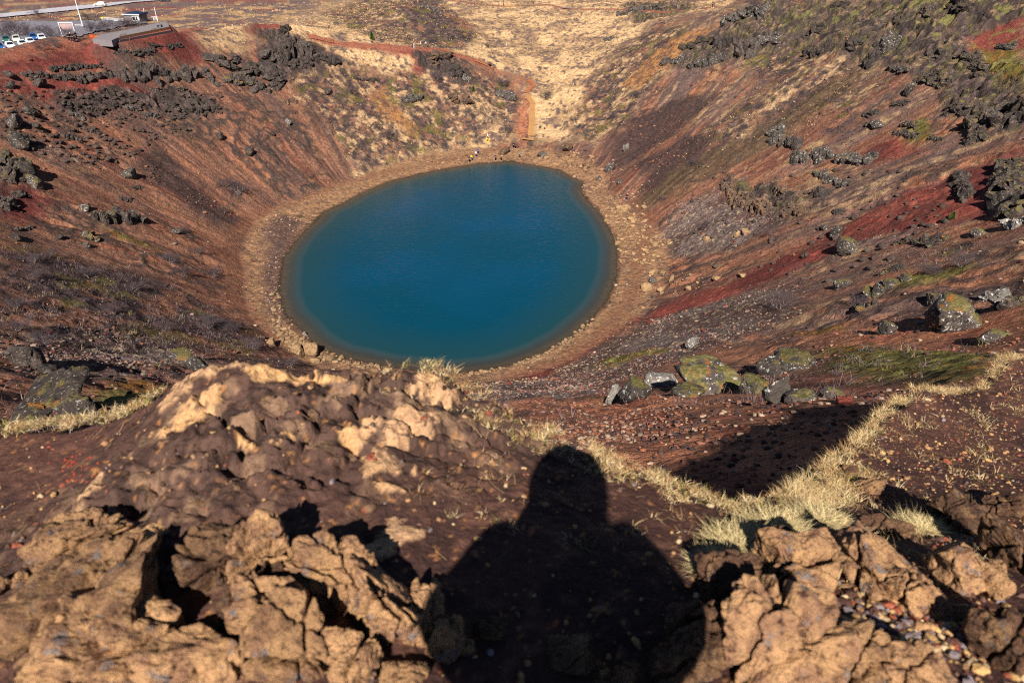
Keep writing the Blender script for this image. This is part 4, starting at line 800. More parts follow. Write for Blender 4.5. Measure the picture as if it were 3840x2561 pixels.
# bare shrubs one can tell apart
def bark_mat(name, hx):
    m, nt, bs = newmat(name); tc = ND(nt, 'ShaderNodeTexCoord'); nz = ND(nt, 'ShaderNodeTexNoise'); nz.inputs['Scale'].default_value = 6; nt.links.new(tc.outputs['Object'], nz.inputs[0])
    r = ND(nt, 'ShaderNodeValToRGB'); c = lin(hx, .8); r.color_ramp.elements[0].color = (*(c * .6), 1); r.color_ramp.elements[1].color = (*(c * 1.3), 1); nt.links.new(nz.outputs[0], r.inputs[0]); nt.links.new(r.outputs[0], bs.inputs['Base Color']); bs.inputs['Roughness'].default_value = .85; return m
M_TWIG = bark_mat('bare_twigs', '#5b4c50'); M_STEM = bark_mat('pale_stems', '#a3928a')
def shrub_meshes(seed):
    rs = random.Random(seed); S = ([], []); Tm = ([], [])
    def seg(buf, a, b, ra, rb):
        V, F = buf; d = (b - a).normalized(); u = d.orthogonal().normalized(); v = d.cross(u); i = len(V)
        for p, r in ((a, ra), (b, rb)):
            for k in range(3): t = k * 2.094; V.append(p + (u * math.cos(t) + v * math.sin(t)) * r)
        for k in range(3): F.append((i + k, i + (k + 1) % 3, i + 3 + (k + 1) % 3, i + 3 + k))
    def grow(p, d, L, r, lvl):
        q = p; n = 3
        for k in range(n):
            d = (d + Vector((rs.gauss(0, .22), rs.gauss(0, .22), rs.gauss(.03, .15)))).normalized(); e = q + d * L / n; seg(S if lvl < 1 else Tm, q, e, r * (1 - k * .2), r * (.8 - k * .2)); q = e
            if lvl < 3:
                for _ in range(2 if lvl < 2 else 3):
                    a = (d + Vector((rs.gauss(0, .7), rs.gauss(0, .7), rs.gauss(.1, .4)))).normalized(); grow(q, a, L * rs.uniform(.45, .65), r * .5, lvl + 1)
    for _ in range(7):
        a = rs.uniform(0, 6.28); t = rs.uniform(.3, 1.0); grow(Vector((rs.uniform(-.1, .1), rs.uniform(-.1, .1), -.05)), Vector((math.cos(a) * t, math.sin(a) * t, .8)).normalized(), rs.uniform(.5, .8), .016, 0)
    return S, Tm
SHR = []
for s in (1, 2, 3):
    S_, T_m = shrub_meshes(s)
    SHR.append([mesh('stem', np.array([v[:] for v in S_[0]]), S_[1], M_STEM, link=False).data, mesh('twigs', np.array([v[:] for v in T_m[0]]), T_m[1], M_TWIG, link=False).data])
def shrub(px, py, wpx, label, group=None, k=0, flat=.75):
    p = G(px, py); s = wpx * depth_of(p) / FPX / 1.5
    o = bpy.data.objects.new('bare_shrub', None); COL.objects.link(o); o.location = p; o.scale = (s, s, s * flat); o.rotation_euler = (0, 0, px * 1.7)
    for nm, me in zip(('stem', 'twigs'), SHR[k % 3]):
        c = bpy.data.objects.new(nm, me); COL.objects.link(c); c.parent = o
    o['label'] = label; o['category'] = 'shrub'
    if group: o['group'] = group
for i, (px, py, w, lab) in enumerate([(895,725,90,'round dark bare shrub nearest the bend of the lake path'),(840,700,70,'dark bare shrub uphill of the round path shrub'),(690,1030,90,'pale stemmed bare shrub on the lower left slope'),(640,990,80,'low dark shrub just above the pale stemmed shrub'),
  (800,1040,70,'low spreading shrub right of the pale stemmed shrub'),(840,800,50,'small dark shrub on the streaked slope beside the path'),(690,870,50,'small dark shrub beside a pale stone'),(740,950,60,'dark shrub on stony ground left of the lake path'),
  (780,1230,110,'wide grey shrub near the lower lake path bend'),(860,1240,90,'grey shrub right of the wide grey one'),(190,960,60,'white stemmed shrub at the top of the left heath'),(130,980,60,'crooked white stemmed shrub in the left heath'),(330,1040,80,'grey shrub in the middle of the left heath'),
  (500,1090,80,'grey shrub lower in the left heath'),(60,1160,90,'bare shrub at the left edge of the heath'),(140,1040,70,'bare shrub in the upper left heath'),(60,1240,120,'tall bare shrub in shade at the lower left'),(180,1290,120,'bare twiggy shrub in front of the lower left shadow'),(950,1310,80,'low dark shrub by the tan split blocks'),(1080,1370,80,'twiggy shrub in front of the tan split blocks'),
  (620,1240,90,'grey twiggy shrub in the lower left heath'),(430,1180,90,'grey bush in the centre of the lower left heath'),(2900,880,70,'white stemmed bare shrub on the right wall'),(2920,1160,130,'large pale bare shrub on the lower right slope'),(3200,1150,110,'bare shrub below the mossy ridge'),(3080,765,60,'grey bare shrub under the right crag'),(3600,1000,110,'purple grey bare shrub right of the mossy ridge'),
  (3480,1030,110,'dark bare shrub on top of the mossy ridge'),(2480,750,40,'pale bare shrub above the tan rockfall'),(2600,620,60,'dark shrub at the edge of the grey scree'),(2640,860,40,'small dark shrub on the right slope'),(2650,840,40,'dark twiggy shrub above the tan pillar stone'),
  (2150,455,40,'dark shrub in the golden valley'),(2040,375,70,'brown shrub clump right of the wooden stairs'),(1885,320,60,'purple shrub left of the stair bend'),(1900,500,70,'purple shrub on the grass lip above the far beach'),(1835,180,40,'dark round shrub in the golden valley above the path'),(1840,245,30,'dark small bush near the trail walkers'),
  (2380,370,60,'grey shrub on the right valley side'),(2300,450,60,'grey shrub low on the right valley side'),(2220,520,60,'grey shrub above the right beach corner'),(1600,620,0,None),(1480,520,80,'dark heather shrub above the golden lower slope'),(1330,350,50,'dark shrub on the spur beside green moss'),(1640,300,50,'dark shrub on the spur below the dome')]):
    if lab: shrub(px, py, w, lab, k=i)
# small conifers
M_NEEDLE = bark_mat('pine_needles', '#4f6a22'); M_TRUNK = bark_mat('pine_trunk', '#5a4030')
def pine(px, py, h, label):
    p = G(px, py); rs = np.random.RandomState(px); root = bpy.data.objects.new('pine_tree', None); COL.objects.link(root); root.location = p; root['label'] = label; root['category'] = 'tree'
    n = 900; t = rs.rand(n) ** .8; a = rs.uniform(0, 6.28, n); rad = (1 - t) * .42 * h * (.55 + .45 * rs.rand(n)) * (.8 + .3 * np.sin(a * 3)); c = np.stack([rad * np.cos(a), rad * np.sin(a), h * (.08 + .92 * t)], 1)
    d = np.stack([np.cos(a), np.sin(a), rs.uniform(.2, 1.0, n)], 1); d /= np.linalg.norm(d, axis=1)[:, None]; u = np.cross(d, rs.normal(size=(n, 3))); u /= np.linalg.norm(u, axis=1)[:, None]
    s = h * .09; V = np.stack([c - u * s * .35, c + u * s * .35, c + d * s * 1.6], 1).reshape(-1, 3); mesh('crown', V, np.arange(3 * n).reshape(-1, 3), M_NEEDLE, root, smooth=False)
    V = np.array([[math.cos(k) * r, math.sin(k) * r, z] for z, r in ((-.1, .05 * h), (h * .5, .03 * h), (h * .95, .01 * h)) for k in np.linspace(0, 6.283, 7)[:-1]]); F = [(i * 6 + k, i * 6 + (k + 1) % 6, i * 6 + 6 + (k + 1) % 6, i * 6 + 6 + k) for i in range(2) for k in range(6)]; mesh('trunk', V, F, M_TRUNK, root)
pine(1395, 150, 2.0, 'small green conifer alone in the golden grass above the path')
pine(3569, 825, 1.0, 'tiny yellow green conifer seedling on the red right slope')
pine(1775, 345, 1.6, 'small dark green conifer among the crags of the spur')

# ---------------- foreground grass, straws and pebbles on the ledge ----------------
def ledge_cover():
    rs = np.random.RandomState(31)
    x = rs.uniform(-3.2, 7.0, 420000); y = rs.uniform(.7, 5.8, 420000); sd = seg_dist(x, y, LPOLY); k = (sd < .02) & (sd > -.75); x, y, sd = x[k], y[k], sd[k]
    # dense along the broken edge right of the lava hump, along the far mound and the left end
    band = np.where((x > -.35) & (x < 2.0), .30, np.where(x >= 2.0, .07, np.where(x < -1.35, .10, .0)))
    p = sstep(1.0, .15, -sd / np.maximum(band, .01)) * (band > 0) + .05 * (fbm(x / .2, y / .2, 2, 44) > .52) * (x > -.5)
    p *= (.10 + 1.4 * sstep(.40, .58, fbm(x / .12, y / .12, 3, 41))) * (.55 + .6 * sstep(.40, .58, fbm(x / .5, y / .5, 2, 43))); k = rs.rand(len(x)) < p * .95; x, y, sd = x[k], y[k], sd[k]; z = ledge_h(x, y)[0]
    pal = np.stack([lin(c, .72) for c in ('#f0cf98', '#fbe2b0', '#d8ac74', '#b08c60', '#8a8a40', '#7a5c42')]); ci = rs.choice(6, len(x), p=[.24, .14, .22, .18, .08, .14])
    hg = rs.uniform(.012, .034, len(x)) * (1 + .5 * (x > 1.2)); tufts('edge_grass', x, y, z, hg, np.full(len(x), .0021), pal[ci], 7, 'dry pale grass fringing the broken edge of the ledge', 'dry grass', 5, spread=.5, segs=2, lean=1.5); print('edge grass', len(x))
    # straws lying on the soil
    n = 1500; x = rs.uniform(-3, 5, n); y = rs.uniform(.8, 4.5, n); k = seg_dist(x, y, LPOLY) < -.05; x, y = x[k], y[k]; k = (fbm(x / .3, y / .3, 2, 47) > .45); x, y = x[k], y[k]; n = len(x)
    a = rs.uniform(0, 6.28, n); L = rs.uniform(.03, .11, n); b = rs.normal(0, .6, n); V = []; w = .0011
    for t in (0, .5, 1):
        px_ = x + L * t * np.cos(a + b * t); py_ = y + L * t * np.sin(a + b * t); pz = ledge_h(px_, py_)[0] + .004 + .008 * (t == .5)
        V += [np.stack([px_ - w * np.sin(a), py_ + w * np.cos(a), pz], 1), np.stack([px_ + w * np.sin(a), py_ - w * np.cos(a), pz], 1)]
    V = np.stack(V, 1).reshape(-1, 3); b0 = (np.arange(n) * 6)[:, None]; F = np.stack([b0 + [0, 1, 3, 2], b0 + [2, 3, 5, 4]], 1).reshape(-1, 4)
    mesh('straw', V, F, M_BLADE, smooth=False, colattr=np.repeat(lin('#b8966a', .55)[None] * rs.uniform(.6, 1.2, n)[:, None], 6, 0), kind='stuff', label='dry straws lying loose on the brown ledge soil', category='straw')
    # pebbles
    n = 30000; x = rs.uniform(-3, 6.8, n); y = rs.uniform(.7, 5.6, n); sd = seg_dist(x, y, LPOLY); mound = sstep(1.6, 2.4, x) * sstep(1.4, 2.0, y)
    p = (.12 + .75 * mound + .35 * sstep(1.3, 1.0, y) + .3 * (fbm(x / .25, y / .25, 3, 51) > .58)) * (sd < -.06); k = rs.rand(n) < p; x, y = x[k], y[k]; z = ledge_h(x, y)[0]; n = len(x)
    s = np.clip(np.exp(rs.normal(math.log(.009), .5, n)), .004, .045); pal = np.stack([lin(c, .62) for c in ('#d9ac72', '#c4946a', '#b0624a', '#8a6a5c', '#e0bf94', '#6e4c42', '#9a8a8c')]); ci = rs.choice(7, n, p=[.24, .2, .14, .14, .1, .12, .06])
    merged_stones('pebbles', x, y, z, s, pal[ci] * rs.uniform(.75, 1.2, n)[:, None], 'small tan and red pebbles scattered on the ledge soil', 'pebbles', 6, sub=2, flat=.75, mat=M_SOIL)
    n = 700; x = rs.uniform(-1.7, .3, n); y = rs.uniform(.9, 2.6, n); kk = np.exp(-(seg_dist(x, y, KN[:, :2], False) / .45) ** 2); k = (rs.rand(n) < kk ** 2) & (seg_dist(x, y, LPOLY) < -.02); x, y = x[k], y[k]; n = len(x)
    pk = np.stack([lin(c, .6) for c in ('#6a4e40', '#8a6a52', '#5a4038', '#caa074', '#9a8478')]); merged_stones('crumbled_lava', x, y, ledge_h(x, y)[0] - .002, np.clip(np.exp(rs.normal(math.log(.013), .5, n)), .006, .04), pk[rs.choice(5, n, p=[.3, .25, .2, .15, .1])] * rs.uniform(.75, 1.15, n)[:, None], 'crumbled brown lava fragments on the crest of the left mound', 'rock fragments', 12, sub=2, flat=.8, mat=M_SOIL)
    n = 900; q0 = GL(3330, 2330); kx = rs.normal(0, .17, n) + q0.x; ky = rs.normal(0, .13, n) + q0.y
    merged_stones('gravel', kx, ky, ledge_h(kx, ky)[0], np.clip(np.exp(rs.normal(math.log(.013), .5, n)), .006, .04), pal[rs.choice(7, n)] * rs.uniform(.8, 1.3, n)[:, None], 'pocket of mixed red, grey and tan gravel among the right foreground rocks', 'gravel', 9, sub=2, flat=.75, mat=M_SOIL)
    cx = [GL(465 + rs.uniform(-140, 190) * .6, 1770 + rs.uniform(-60, 40)) for _ in range(0)]
    n = 45; q = [GL(280 + rs.normal() * 50, 1750 + rs.normal() * 35) for _ in range(n)]; x = np.array([v.x for v in q]); y = np.array([v.y for v in q]); z = np.array([v.z for v in q])
    merged_stones('red_pebbles', x, y, z, rs.uniform(.006, .012, n), np.repeat(lin('#b85440', .6)[None], n, 0), 'cluster of bright red scoria pebbles on the left soil', 'pebbles', 8, sub=2, mat=M_SOIL)
ledge_cover()
def tussock(px, py, rpx, label, green=False):
    p = GL(px, py); r = rpx * depth_of(p) / FPX; rs = np.random.RandomState(px); n = 420; a = rs.uniform(0, 6.28, n); q = r * np.sqrt(rs.rand(n)); x = p.x + q * np.cos(a); y = p.y + q * np.sin(a) * .8; z = ledge_h(x, y)[0] + .45 * r * (1 - (q / r) ** 2) - .01
    pal = np.stack([lin(c, .8) for c in ('#e8cf98', '#cbb182', '#a8936a', '#8a8a50')]); ci = rs.choice(4, n, p=[.4, .3, .2, .1])
    o = tufts('grass_tussock', x, y, z, rs.uniform(.03, .06, n), np.full(n, .0026), pal[ci], 9, label, 'grass tussock', px, spread=.5, segs=2, lean=1.3); del o['kind']
tussock(2790,2060,130,'rounded pale grass tussock left of the right foreground rocks'); tussock(2900,1990,100,'pale grass tussock above the rounded one'); tussock(3060,1960,90,'flattened dry tussock by the layered plate rock'); tussock(2690,2150,60,'small grass tussock half in the shadow')
tussock(3440,1990,70,'dry tussock among the right foreground rocks')
# ---------------- foreground lava rocks ----------------
FR = [ # centre px, py, width px, depth(px in plan, seen height), height in m, label, material, blocky
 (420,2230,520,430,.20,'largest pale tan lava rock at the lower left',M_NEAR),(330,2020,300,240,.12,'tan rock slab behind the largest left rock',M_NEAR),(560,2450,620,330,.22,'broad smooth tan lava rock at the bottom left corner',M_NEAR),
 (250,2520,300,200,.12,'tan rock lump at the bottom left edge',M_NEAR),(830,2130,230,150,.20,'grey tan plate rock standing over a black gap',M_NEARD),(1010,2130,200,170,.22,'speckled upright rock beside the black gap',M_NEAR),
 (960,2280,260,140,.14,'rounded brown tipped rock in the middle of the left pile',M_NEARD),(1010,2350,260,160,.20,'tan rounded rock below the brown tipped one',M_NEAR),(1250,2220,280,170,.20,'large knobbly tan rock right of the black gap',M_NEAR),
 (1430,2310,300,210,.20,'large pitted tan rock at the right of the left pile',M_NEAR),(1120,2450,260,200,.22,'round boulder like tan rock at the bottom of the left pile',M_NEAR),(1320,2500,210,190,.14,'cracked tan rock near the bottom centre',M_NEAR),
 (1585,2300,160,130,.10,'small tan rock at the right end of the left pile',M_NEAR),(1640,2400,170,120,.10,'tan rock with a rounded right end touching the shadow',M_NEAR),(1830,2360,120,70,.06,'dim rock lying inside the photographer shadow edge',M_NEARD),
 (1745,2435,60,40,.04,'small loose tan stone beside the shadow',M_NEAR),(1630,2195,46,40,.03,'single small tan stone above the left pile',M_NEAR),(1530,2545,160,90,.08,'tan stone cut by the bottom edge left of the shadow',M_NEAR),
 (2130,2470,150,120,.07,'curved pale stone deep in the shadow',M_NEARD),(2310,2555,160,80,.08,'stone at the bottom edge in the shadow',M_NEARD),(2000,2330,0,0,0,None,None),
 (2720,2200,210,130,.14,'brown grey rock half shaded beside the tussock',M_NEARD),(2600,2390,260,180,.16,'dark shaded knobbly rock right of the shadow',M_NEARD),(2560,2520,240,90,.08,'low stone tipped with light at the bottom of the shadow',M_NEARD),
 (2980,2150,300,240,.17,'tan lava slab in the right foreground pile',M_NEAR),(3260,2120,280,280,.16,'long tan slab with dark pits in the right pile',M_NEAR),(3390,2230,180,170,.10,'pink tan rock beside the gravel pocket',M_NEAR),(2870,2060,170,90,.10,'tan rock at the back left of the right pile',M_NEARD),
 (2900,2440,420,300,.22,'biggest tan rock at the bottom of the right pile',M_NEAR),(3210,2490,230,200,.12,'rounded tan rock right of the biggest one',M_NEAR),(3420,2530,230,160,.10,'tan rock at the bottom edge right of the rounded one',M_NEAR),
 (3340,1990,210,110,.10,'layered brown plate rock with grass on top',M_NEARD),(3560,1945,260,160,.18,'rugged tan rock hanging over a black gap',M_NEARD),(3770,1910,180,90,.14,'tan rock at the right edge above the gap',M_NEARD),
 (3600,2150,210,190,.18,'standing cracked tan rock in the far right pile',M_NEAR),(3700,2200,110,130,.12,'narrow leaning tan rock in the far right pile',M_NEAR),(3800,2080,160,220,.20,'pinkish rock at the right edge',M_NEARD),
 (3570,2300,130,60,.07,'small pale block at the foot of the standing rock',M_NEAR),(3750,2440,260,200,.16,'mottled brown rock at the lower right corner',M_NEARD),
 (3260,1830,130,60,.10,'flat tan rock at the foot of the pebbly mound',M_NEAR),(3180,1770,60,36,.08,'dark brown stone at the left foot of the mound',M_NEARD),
 (800,1395,0,0,0,None,None),(10,2190,60,60,.04,'small tan stone at the left edge',M_NEAR),(80,2170,50,40,.03,'small round stone near the left edge',M_NEAR),(1085,1965,0,0,0,None,None),
]
for px, py, w, dpx, hh, lab, mt in FR:
    if not lab: continue
    p = GL(px, py + dpx * .15); k = depth_of(p) / FPX; _seed[0] += 1; ww = w * k * 1.12; dd = dpx * k / .78 * 1.05
    hh *= 1.25; big = w > 150; V, F = rock_shape(6 if big else 5, (ww, dd, hh), _seed[0], blocky=.6, knob=.20, crack=.26, f=1.8, tilt=.2, planes=6, clefts=4 if big else 1, warp=.38, grit=.055)
    q = V / ww; V = V + ww * .11 * (np.stack([fbm3(q * 5 + k_ * 9 + _seed[0], 4, k_) for k_ in (1, 2, 3)], 1) - .5)
    V[:, 2] += hh * .18; o = mesh('lava_rock', V, F, mt, label=lab, category='rock'); o.location = p
# ---------------- built things on and beyond the rim ----------------
def plain(name, hx, k=.8, rough=.7, spec=.3, noise=.12, scale=3, metal=0):
    m, nt, bs = newmat(name); tc = ND(nt, 'ShaderNodeTexCoord'); nz = ND(nt, 'ShaderNodeTexNoise'); nz.inputs['Scale'].default_value = scale; nz.inputs['Detail'].default_value = 6; nt.links.new(tc.outputs['Object'], nz.inputs[0])
    r = ND(nt, 'ShaderNodeValToRGB'); c = lin(hx, k); r.color_ramp.elements[0].position = .3; r.color_ramp.elements[1].position = .7
    r.color_ramp.elements[0].color = (*(c * (1 - noise)), 1); r.color_ramp.elements[1].color = (*np.minimum(c * (1 + noise), .92), 1)
    nt.links.new(nz.outputs[0], r.inputs[0]); nt.links.new(r.outputs[0], bs.inputs['Base Color']); bs.inputs['Roughness'].default_value = rough; bs.inputs['Specular IOR Level'].default_value = spec; bs.inputs['Metallic'].default_value = metal; return m
M_WHITE = plain('white_paint', '#f0eef0', .85); M_ASPH = plain('asphalt', '#8f8a94', .55, .9, .2, .15, .4); M_ROAD = plain('pale_asphalt', '#c9c4cc', .62, .9, .2, .1, .3); M_CONC = plain('concrete', '#958c8e', .62, .85, .2, .12, 1.5)
M_WOOD = plain('weathered_wood', '#a98f74', .7, .8, .2, .2, 5); M_NEWW = plain('fresh_timber', '#b98a58', .75, .7, .2, .2, 6); M_STEPW = plain('red_dusted_timber', '#b8704e', .8, .8, .2, .2, 6)
M_DARKM = plain('dark_metal', '#3a3c44', .7, .5); M_ROOF = plain('dark_blue_roof', '#26344e', .8, .5); M_CLAD = plain('grey_cladding', '#857a78', .7, .8, .2, .15, 4); M_GLASS = plain('dark_glass', '#1c2430', .7, .1, .6)
M_GRAV = plain('red_gravel', '#a4553c', .8, .95, .1, .25, 8); M_YEL = plain('yellow_paint', '#f0c020', .9, .5); M_ORNG = plain('orange_scoria', '#b5562c', .8, .95, .1, .3, 3)
def boxm(*bs_):
    """boxes given as (cx,cy,cz,sx,sy,sz[,rz]) joined as one part"""
    V, F = [], []
    for b in bs_:
        cx, cy, cz, sx, sy, sz = b[:6]; a = b[6] if len(b) > 6 else 0; i = len(V); c, s = math.cos(a), math.sin(a); e = min(sx, sy, sz) * .08
        for z in (-1, 1):
            for x, y in ((-1, -1), (1, -1), (1, 1), (-1, 1)):
                X, Y = x * sx / 2, y * sy / 2; V.append((cx + X * c - Y * s, cy + X * s + Y * c, cz + z * sz / 2))
        F += [[i, i + 3, i + 2, i + 1], [i + 4, i + 5, i + 6, i + 7]] + [[i + k, i + (k + 1) % 4, i + 4 + (k + 1) % 4, i + 4 + k] for k in range(4)]
    return V, F
def bar(a, b, r, n=6, r2=None):
    a, b = Vector(a), Vector(b); d = (b - a).normalized(); u = d.orthogonal().normalized(); v = d.cross(u); V = []
    for p, q in ((a, r), (b, r2 or r)):
        for k in range(n): t = k * 6.2832 / n; V.append(tuple(p + (u * math.cos(t) + v * math.sin(t)) * q))
    return V, [[k, (k + 1) % n, n + (k + 1) % n, n + k] for k in range(n)] + [list(range(n))[::-1], list(range(n, 2 * n))]
def join(*ms):
    V, F = [], []
    for v, f in ms: o = len(V); V += list(v); F += [[i + o for i in q] for q in f]
    return V, F
def part(name, VF, mat, parent, smooth=False, **p): return mesh(name, np.array(VF[0], float), VF[1], mat, parent, smooth=smooth, **p)
def empty(name, loc, rz, label, cat, group=None):
    o = bpy.data.objects.new(name, None); COL.objects.link(o); o.location = loc; o.rotation_euler = (0, 0, rz); o['label'] = label; o['category'] = cat
    if group: o['group'] = group
    return o
def sheet(name, pts, mat, off=.03, st=.8, world=False):
    P = np.array(pts, float) if world else G0([p[0] for p in pts], [p[1] for p in pts], HZ); lo, hi = P.min(0), P.max(0)
    xs = np.arange(lo[0], hi[0] + st, st); ys = np.arange(lo[1], hi[1] + st, st); X, Y = np.meshgrid(xs, ys); x, y = X.ravel(), Y.ravel(); ins = seg_dist(x, y, P) < 0
    nx = len(xs); i = np.arange(len(ys) - 1)[:, None] * nx + np.arange(nx - 1)[None]; F = np.stack([i, i + 1, i + nx + 1, i + nx], -1).reshape(-1, 4); F = F[ins[F].all(1)]
    u, inv = np.unique(F, return_inverse=True); V = np.stack([x, y, HZ(x, y) + off], 1)[u]; return mesh(name, V, inv.reshape(-1, 4), mat, kind='structure')
# road and car park on the plain
def flat_pts(pts, h=25.3): q = np.array(pts, float); x, y = at_h(q[:, 0], q[:, 1], h); return np.stack([x, y], 1)
sheet('road', flat_pts([(-400,92),(-150,68),(0,54),(184,37),(360,21),(500,10),(680,0),(900,-8),(1000,-12),(1000,-6),(900,-3),(680,3),(500,17),(360,37),(184,53),(0,70),(-150,84),(-400,110)]), M_ROAD, .35, 1.0, True)
sheet('car_park', flat_pts([(-200,88),(0,87),(160,85),(306,84),(420,82),(560,84),(560,95),(470,104),(400,118),(300,138),(180,165),(100,190),(0,205),(-200,220)]), M_ASPH, .30, 1.0, True)
def PL(px, py, h=25.6): x, y = at_h(px, py, h); x, y = float(x), float(y); return Vector((x, y, max(h, float(HZ(np.array([x]), np.array([y]))[0]))))
# cars
M_TYRE = plain('tyre_rubber', '#222222', .7, .9); M_RIM = plain('wheel_rim', '#9a9aa0', .7, .4, .5, metal=.6); M_LAMP = plain('headlamp_glass', '#e8e8f0', .85, .2, .6)
CARM = {k: plain(k + '_car_paint', v, .8, .3, .5, .02) for k, v in dict(white='#f2f2f4', cream='#e8e2cc', green='#3c6a5c', blue='#2c5aa0', dark='#22303e', silver='#aab0b8').items()}
def car(loc, rz, col, label, group='vehicles in the car park', suv=True):
    o = empty('parked_car', loc, rz, label, 'car', group); H_ = 1.68 if suv else 1.45
    prof = [(-2.25,.35),(-2.28,.75),(-2.1,1.0),(-1.95,H_ - .22),(-1.7,H_ - .04),(-.6,H_),(.35,H_ - .04),(1.05,1.08),(1.95,.95),(2.22,.75),(2.25,.35)]
    V = []; n = len(prof)
    for y, k in ((-.9, 0), (-.80, 1), (.80, 1), (.9, 0)):
        for x, z in prof: zz = z if z < 1.02 else (z if k else 1.02); V.append((x * (.97 if k else 1), y * (.88 if (z > 1.3 and k) else 1), zz if k else min(z, .95)))
    F = [[i * n + j, (i + 1) * n + j, (i + 1) * n + (j + 1) % n, i * n + (j + 1) % n] for i in range(3) for j in range(n)] + [list(range(n))[::-1], [3 * n + k for k in range(n)]]
    part('body', (V, F), CARM[col], o)
    for s in (-1, 1): part('side_window', ([(-1.75, s * .80, 1.06), (.75, s * .82, 1.06), (.25, s * .735, H_ - .12), (-1.6, s * .735, H_ - .12)], [[0, 1, 2, 3]]), M_GLASS, o)
    part('windscreen', ([(1.04,-.72,1.13),(1.04,.72,1.13),(.46,.62,H_ - .07),(.46,-.62,H_ - .07)], [[0, 1, 2, 3]]), M_GLASS, o); part('rear_window', ([(-2.06,-.7,1.1),(-2.06,.7,1.1),(-1.94,.6,H_ - .2),(-1.94,-.6,H_ - .2)], [[3, 2, 1, 0]]), M_GLASS, o)
    for x in (-1.4, 1.4):
        for s in (-1, 1):
            w = part('wheel', join(bar((x, s * .70, .36), (x, s * .93, .36), .36, 14)), M_TYRE, o); part('rim', bar((x, s * .93, .36), (x, s * .94, .36), .2, 10), M_RIM, w)
    for s in (-1, 1): part('headlight', boxm((2.2, s * .68, .78, .1, .32, .14)), M_LAMP, o)
    return o
suv = car(PL(377, 24, 25.8), R(8) + math.pi, 'cream', 'pale cream SUV driving along the road behind the ticket hut', None); del_g = suv.pop('group', None)
car(PL(620, 7, 25.8), R(10), 'dark', 'dark vehicle at the top edge on the far road', 'vehicles on the road')
for px, py, rz, c, lab in ((28,160,-60,'green','dark green SUV parked at the left edge of the car park'),(66,157,-60,'cream','cream SUV parked right of the green one'),(128,150,-55,'blue','blue SUV parked at the tip of the bare hedge'),
   (42,183,-50,'white','white car parked nearest in the left row'),(88,176,-50,'white','white car behind bare bushes in the middle of the row'),(118,168,-50,'white','white car with its roof above the bushes'),(160,153,-55,'white','white car parked right of the blue SUV'),(2,188,-50,'blue','dark blue car cut by the left edge')):
    car(PL(px, py), R(rz), c, lab)
# ticket hut
k0 = PL(497, 88); hut = empty('ticket_hut', k0, R(-12), 'small grey hut with a dark blue roof and white fascia beside the car park', 'hut')
part('wall', boxm((.3, 2.0, 1.2, 5.6, 4.0, 2.4)), M_CLAD, hut); part('roof', (lambda: ([(-2.9,-.35,2.4),(3.5,-.35,2.4),(3.5,4.35,2.4),(-2.9,4.35,2.4),(-2.9,-.35,2.75),(3.5,-.35,2.75),(3.5,4.35,2.95),(-2.9,4.35,2.95),(.3,2.0,3.5)], [[0,3,2,1],[4,5,8],[5,6,8],[6,7,8],[7,4,8],[0,1,5,4],[1,2,6,5],[2,3,7,6],[3,0,4,7]]))(), M_ROOF, hut)
part('fascia', boxm((.3, -.38, 2.55, 6.5, .08, .32), (-2.93, 2.0, 2.58, .08, 4.7, .32)), M_WHITE, hut)
dr = part('door', boxm((-2.53, .9, 1.0, .06, .8, 2.0)), M_GLASS, hut); part('handle', boxm((-2.58, .6, 1.0, .06, .06, .2)), M_WHITE, dr)
for x in (1.0, 2.3): w_ = part('window', boxm((x, -.02, 1.35, 1.0, .06, 1.1)), M_GLASS, hut); part('frame', boxm((x, -.04, .76, 1.2, .08, .08), (x, -.04, 1.94, 1.2, .08, .08), (x - .56, -.04, 1.35, .08, .08, 1.1), (x + .56, -.04, 1.35, .08, .08, 1.1)), M_WHITE, w_)
part('notice_board', boxm((2.75, -.08, 1.45, .7, .05, .9)), M_WHITE, hut)
def rail_fence(pa, pb, n, label, yellow=False):
    a, b = PL(*pa), PL(*pb); o = empty('rail_fence', a, math.atan2(b.y - a.y, b.x - a.x), label, 'fence'); L = (b - a).xy.length
    for i in range(n): part('post', boxm((L * i / (n - 1), 0, .6, .12, .12, 1.3)), M_WHITE, o)
    for z in (.45, .8, 1.15): part('rail', boxm((L / 2, .08, z, L, .05, .14)), M_WHITE, o)
    if yellow: part('marker_panel', boxm((.25, -.1, 1.25, .9, .05, .35)), M_YEL, o)
rail_fence((385,82), (466,84), 5, 'white rail fence left of the hut with a yellow marker at its end', True); rail_fence((550,82), (592,80), 4, 'white rail fence between the two tall poles right of the hut')
def post(px, py, h, r, mat, label, name='post', cat='post', group=None, fn=None, cap=True):
    p = (fn or G)(px, py); o = empty(name, p, 0, label, cat, group); part('shaft', bar((0, 0, -.15), (0, 0, h), r, 8, r * .85), mat, o)
    if cap: part('cap', bar((0, 0, h), (0, 0, h + r), r * 1.2, 8, r * .6), mat, o)
    return o
post(550, 84, 4.0, .10, M_WHITE, 'tall white pole at the corner of the hut', 'pole', 'pole', fn=PL); post(591, 82, 4.2, .10, M_WHITE, 'tall white pole at the right end of the rail fence', 'pole', 'pole', fn=PL)
fp = PL(312, 104); fl = empty('flagpole', fp, 0, 'tall white flagpole standing in the car park, leaning out of the top of the picture', 'flagpole')
part('shaft', bar((0, 0, 0), (0, 0, 14), .16, 10, .07), M_WHITE, fl); part('base', boxm((0, 0, .2, .9, .9, .4)), M_CONC, fl); part('finial', bar((0, 0, 14), (0, 0, 14.2), .12, 8, .05), M_WHITE, fl)
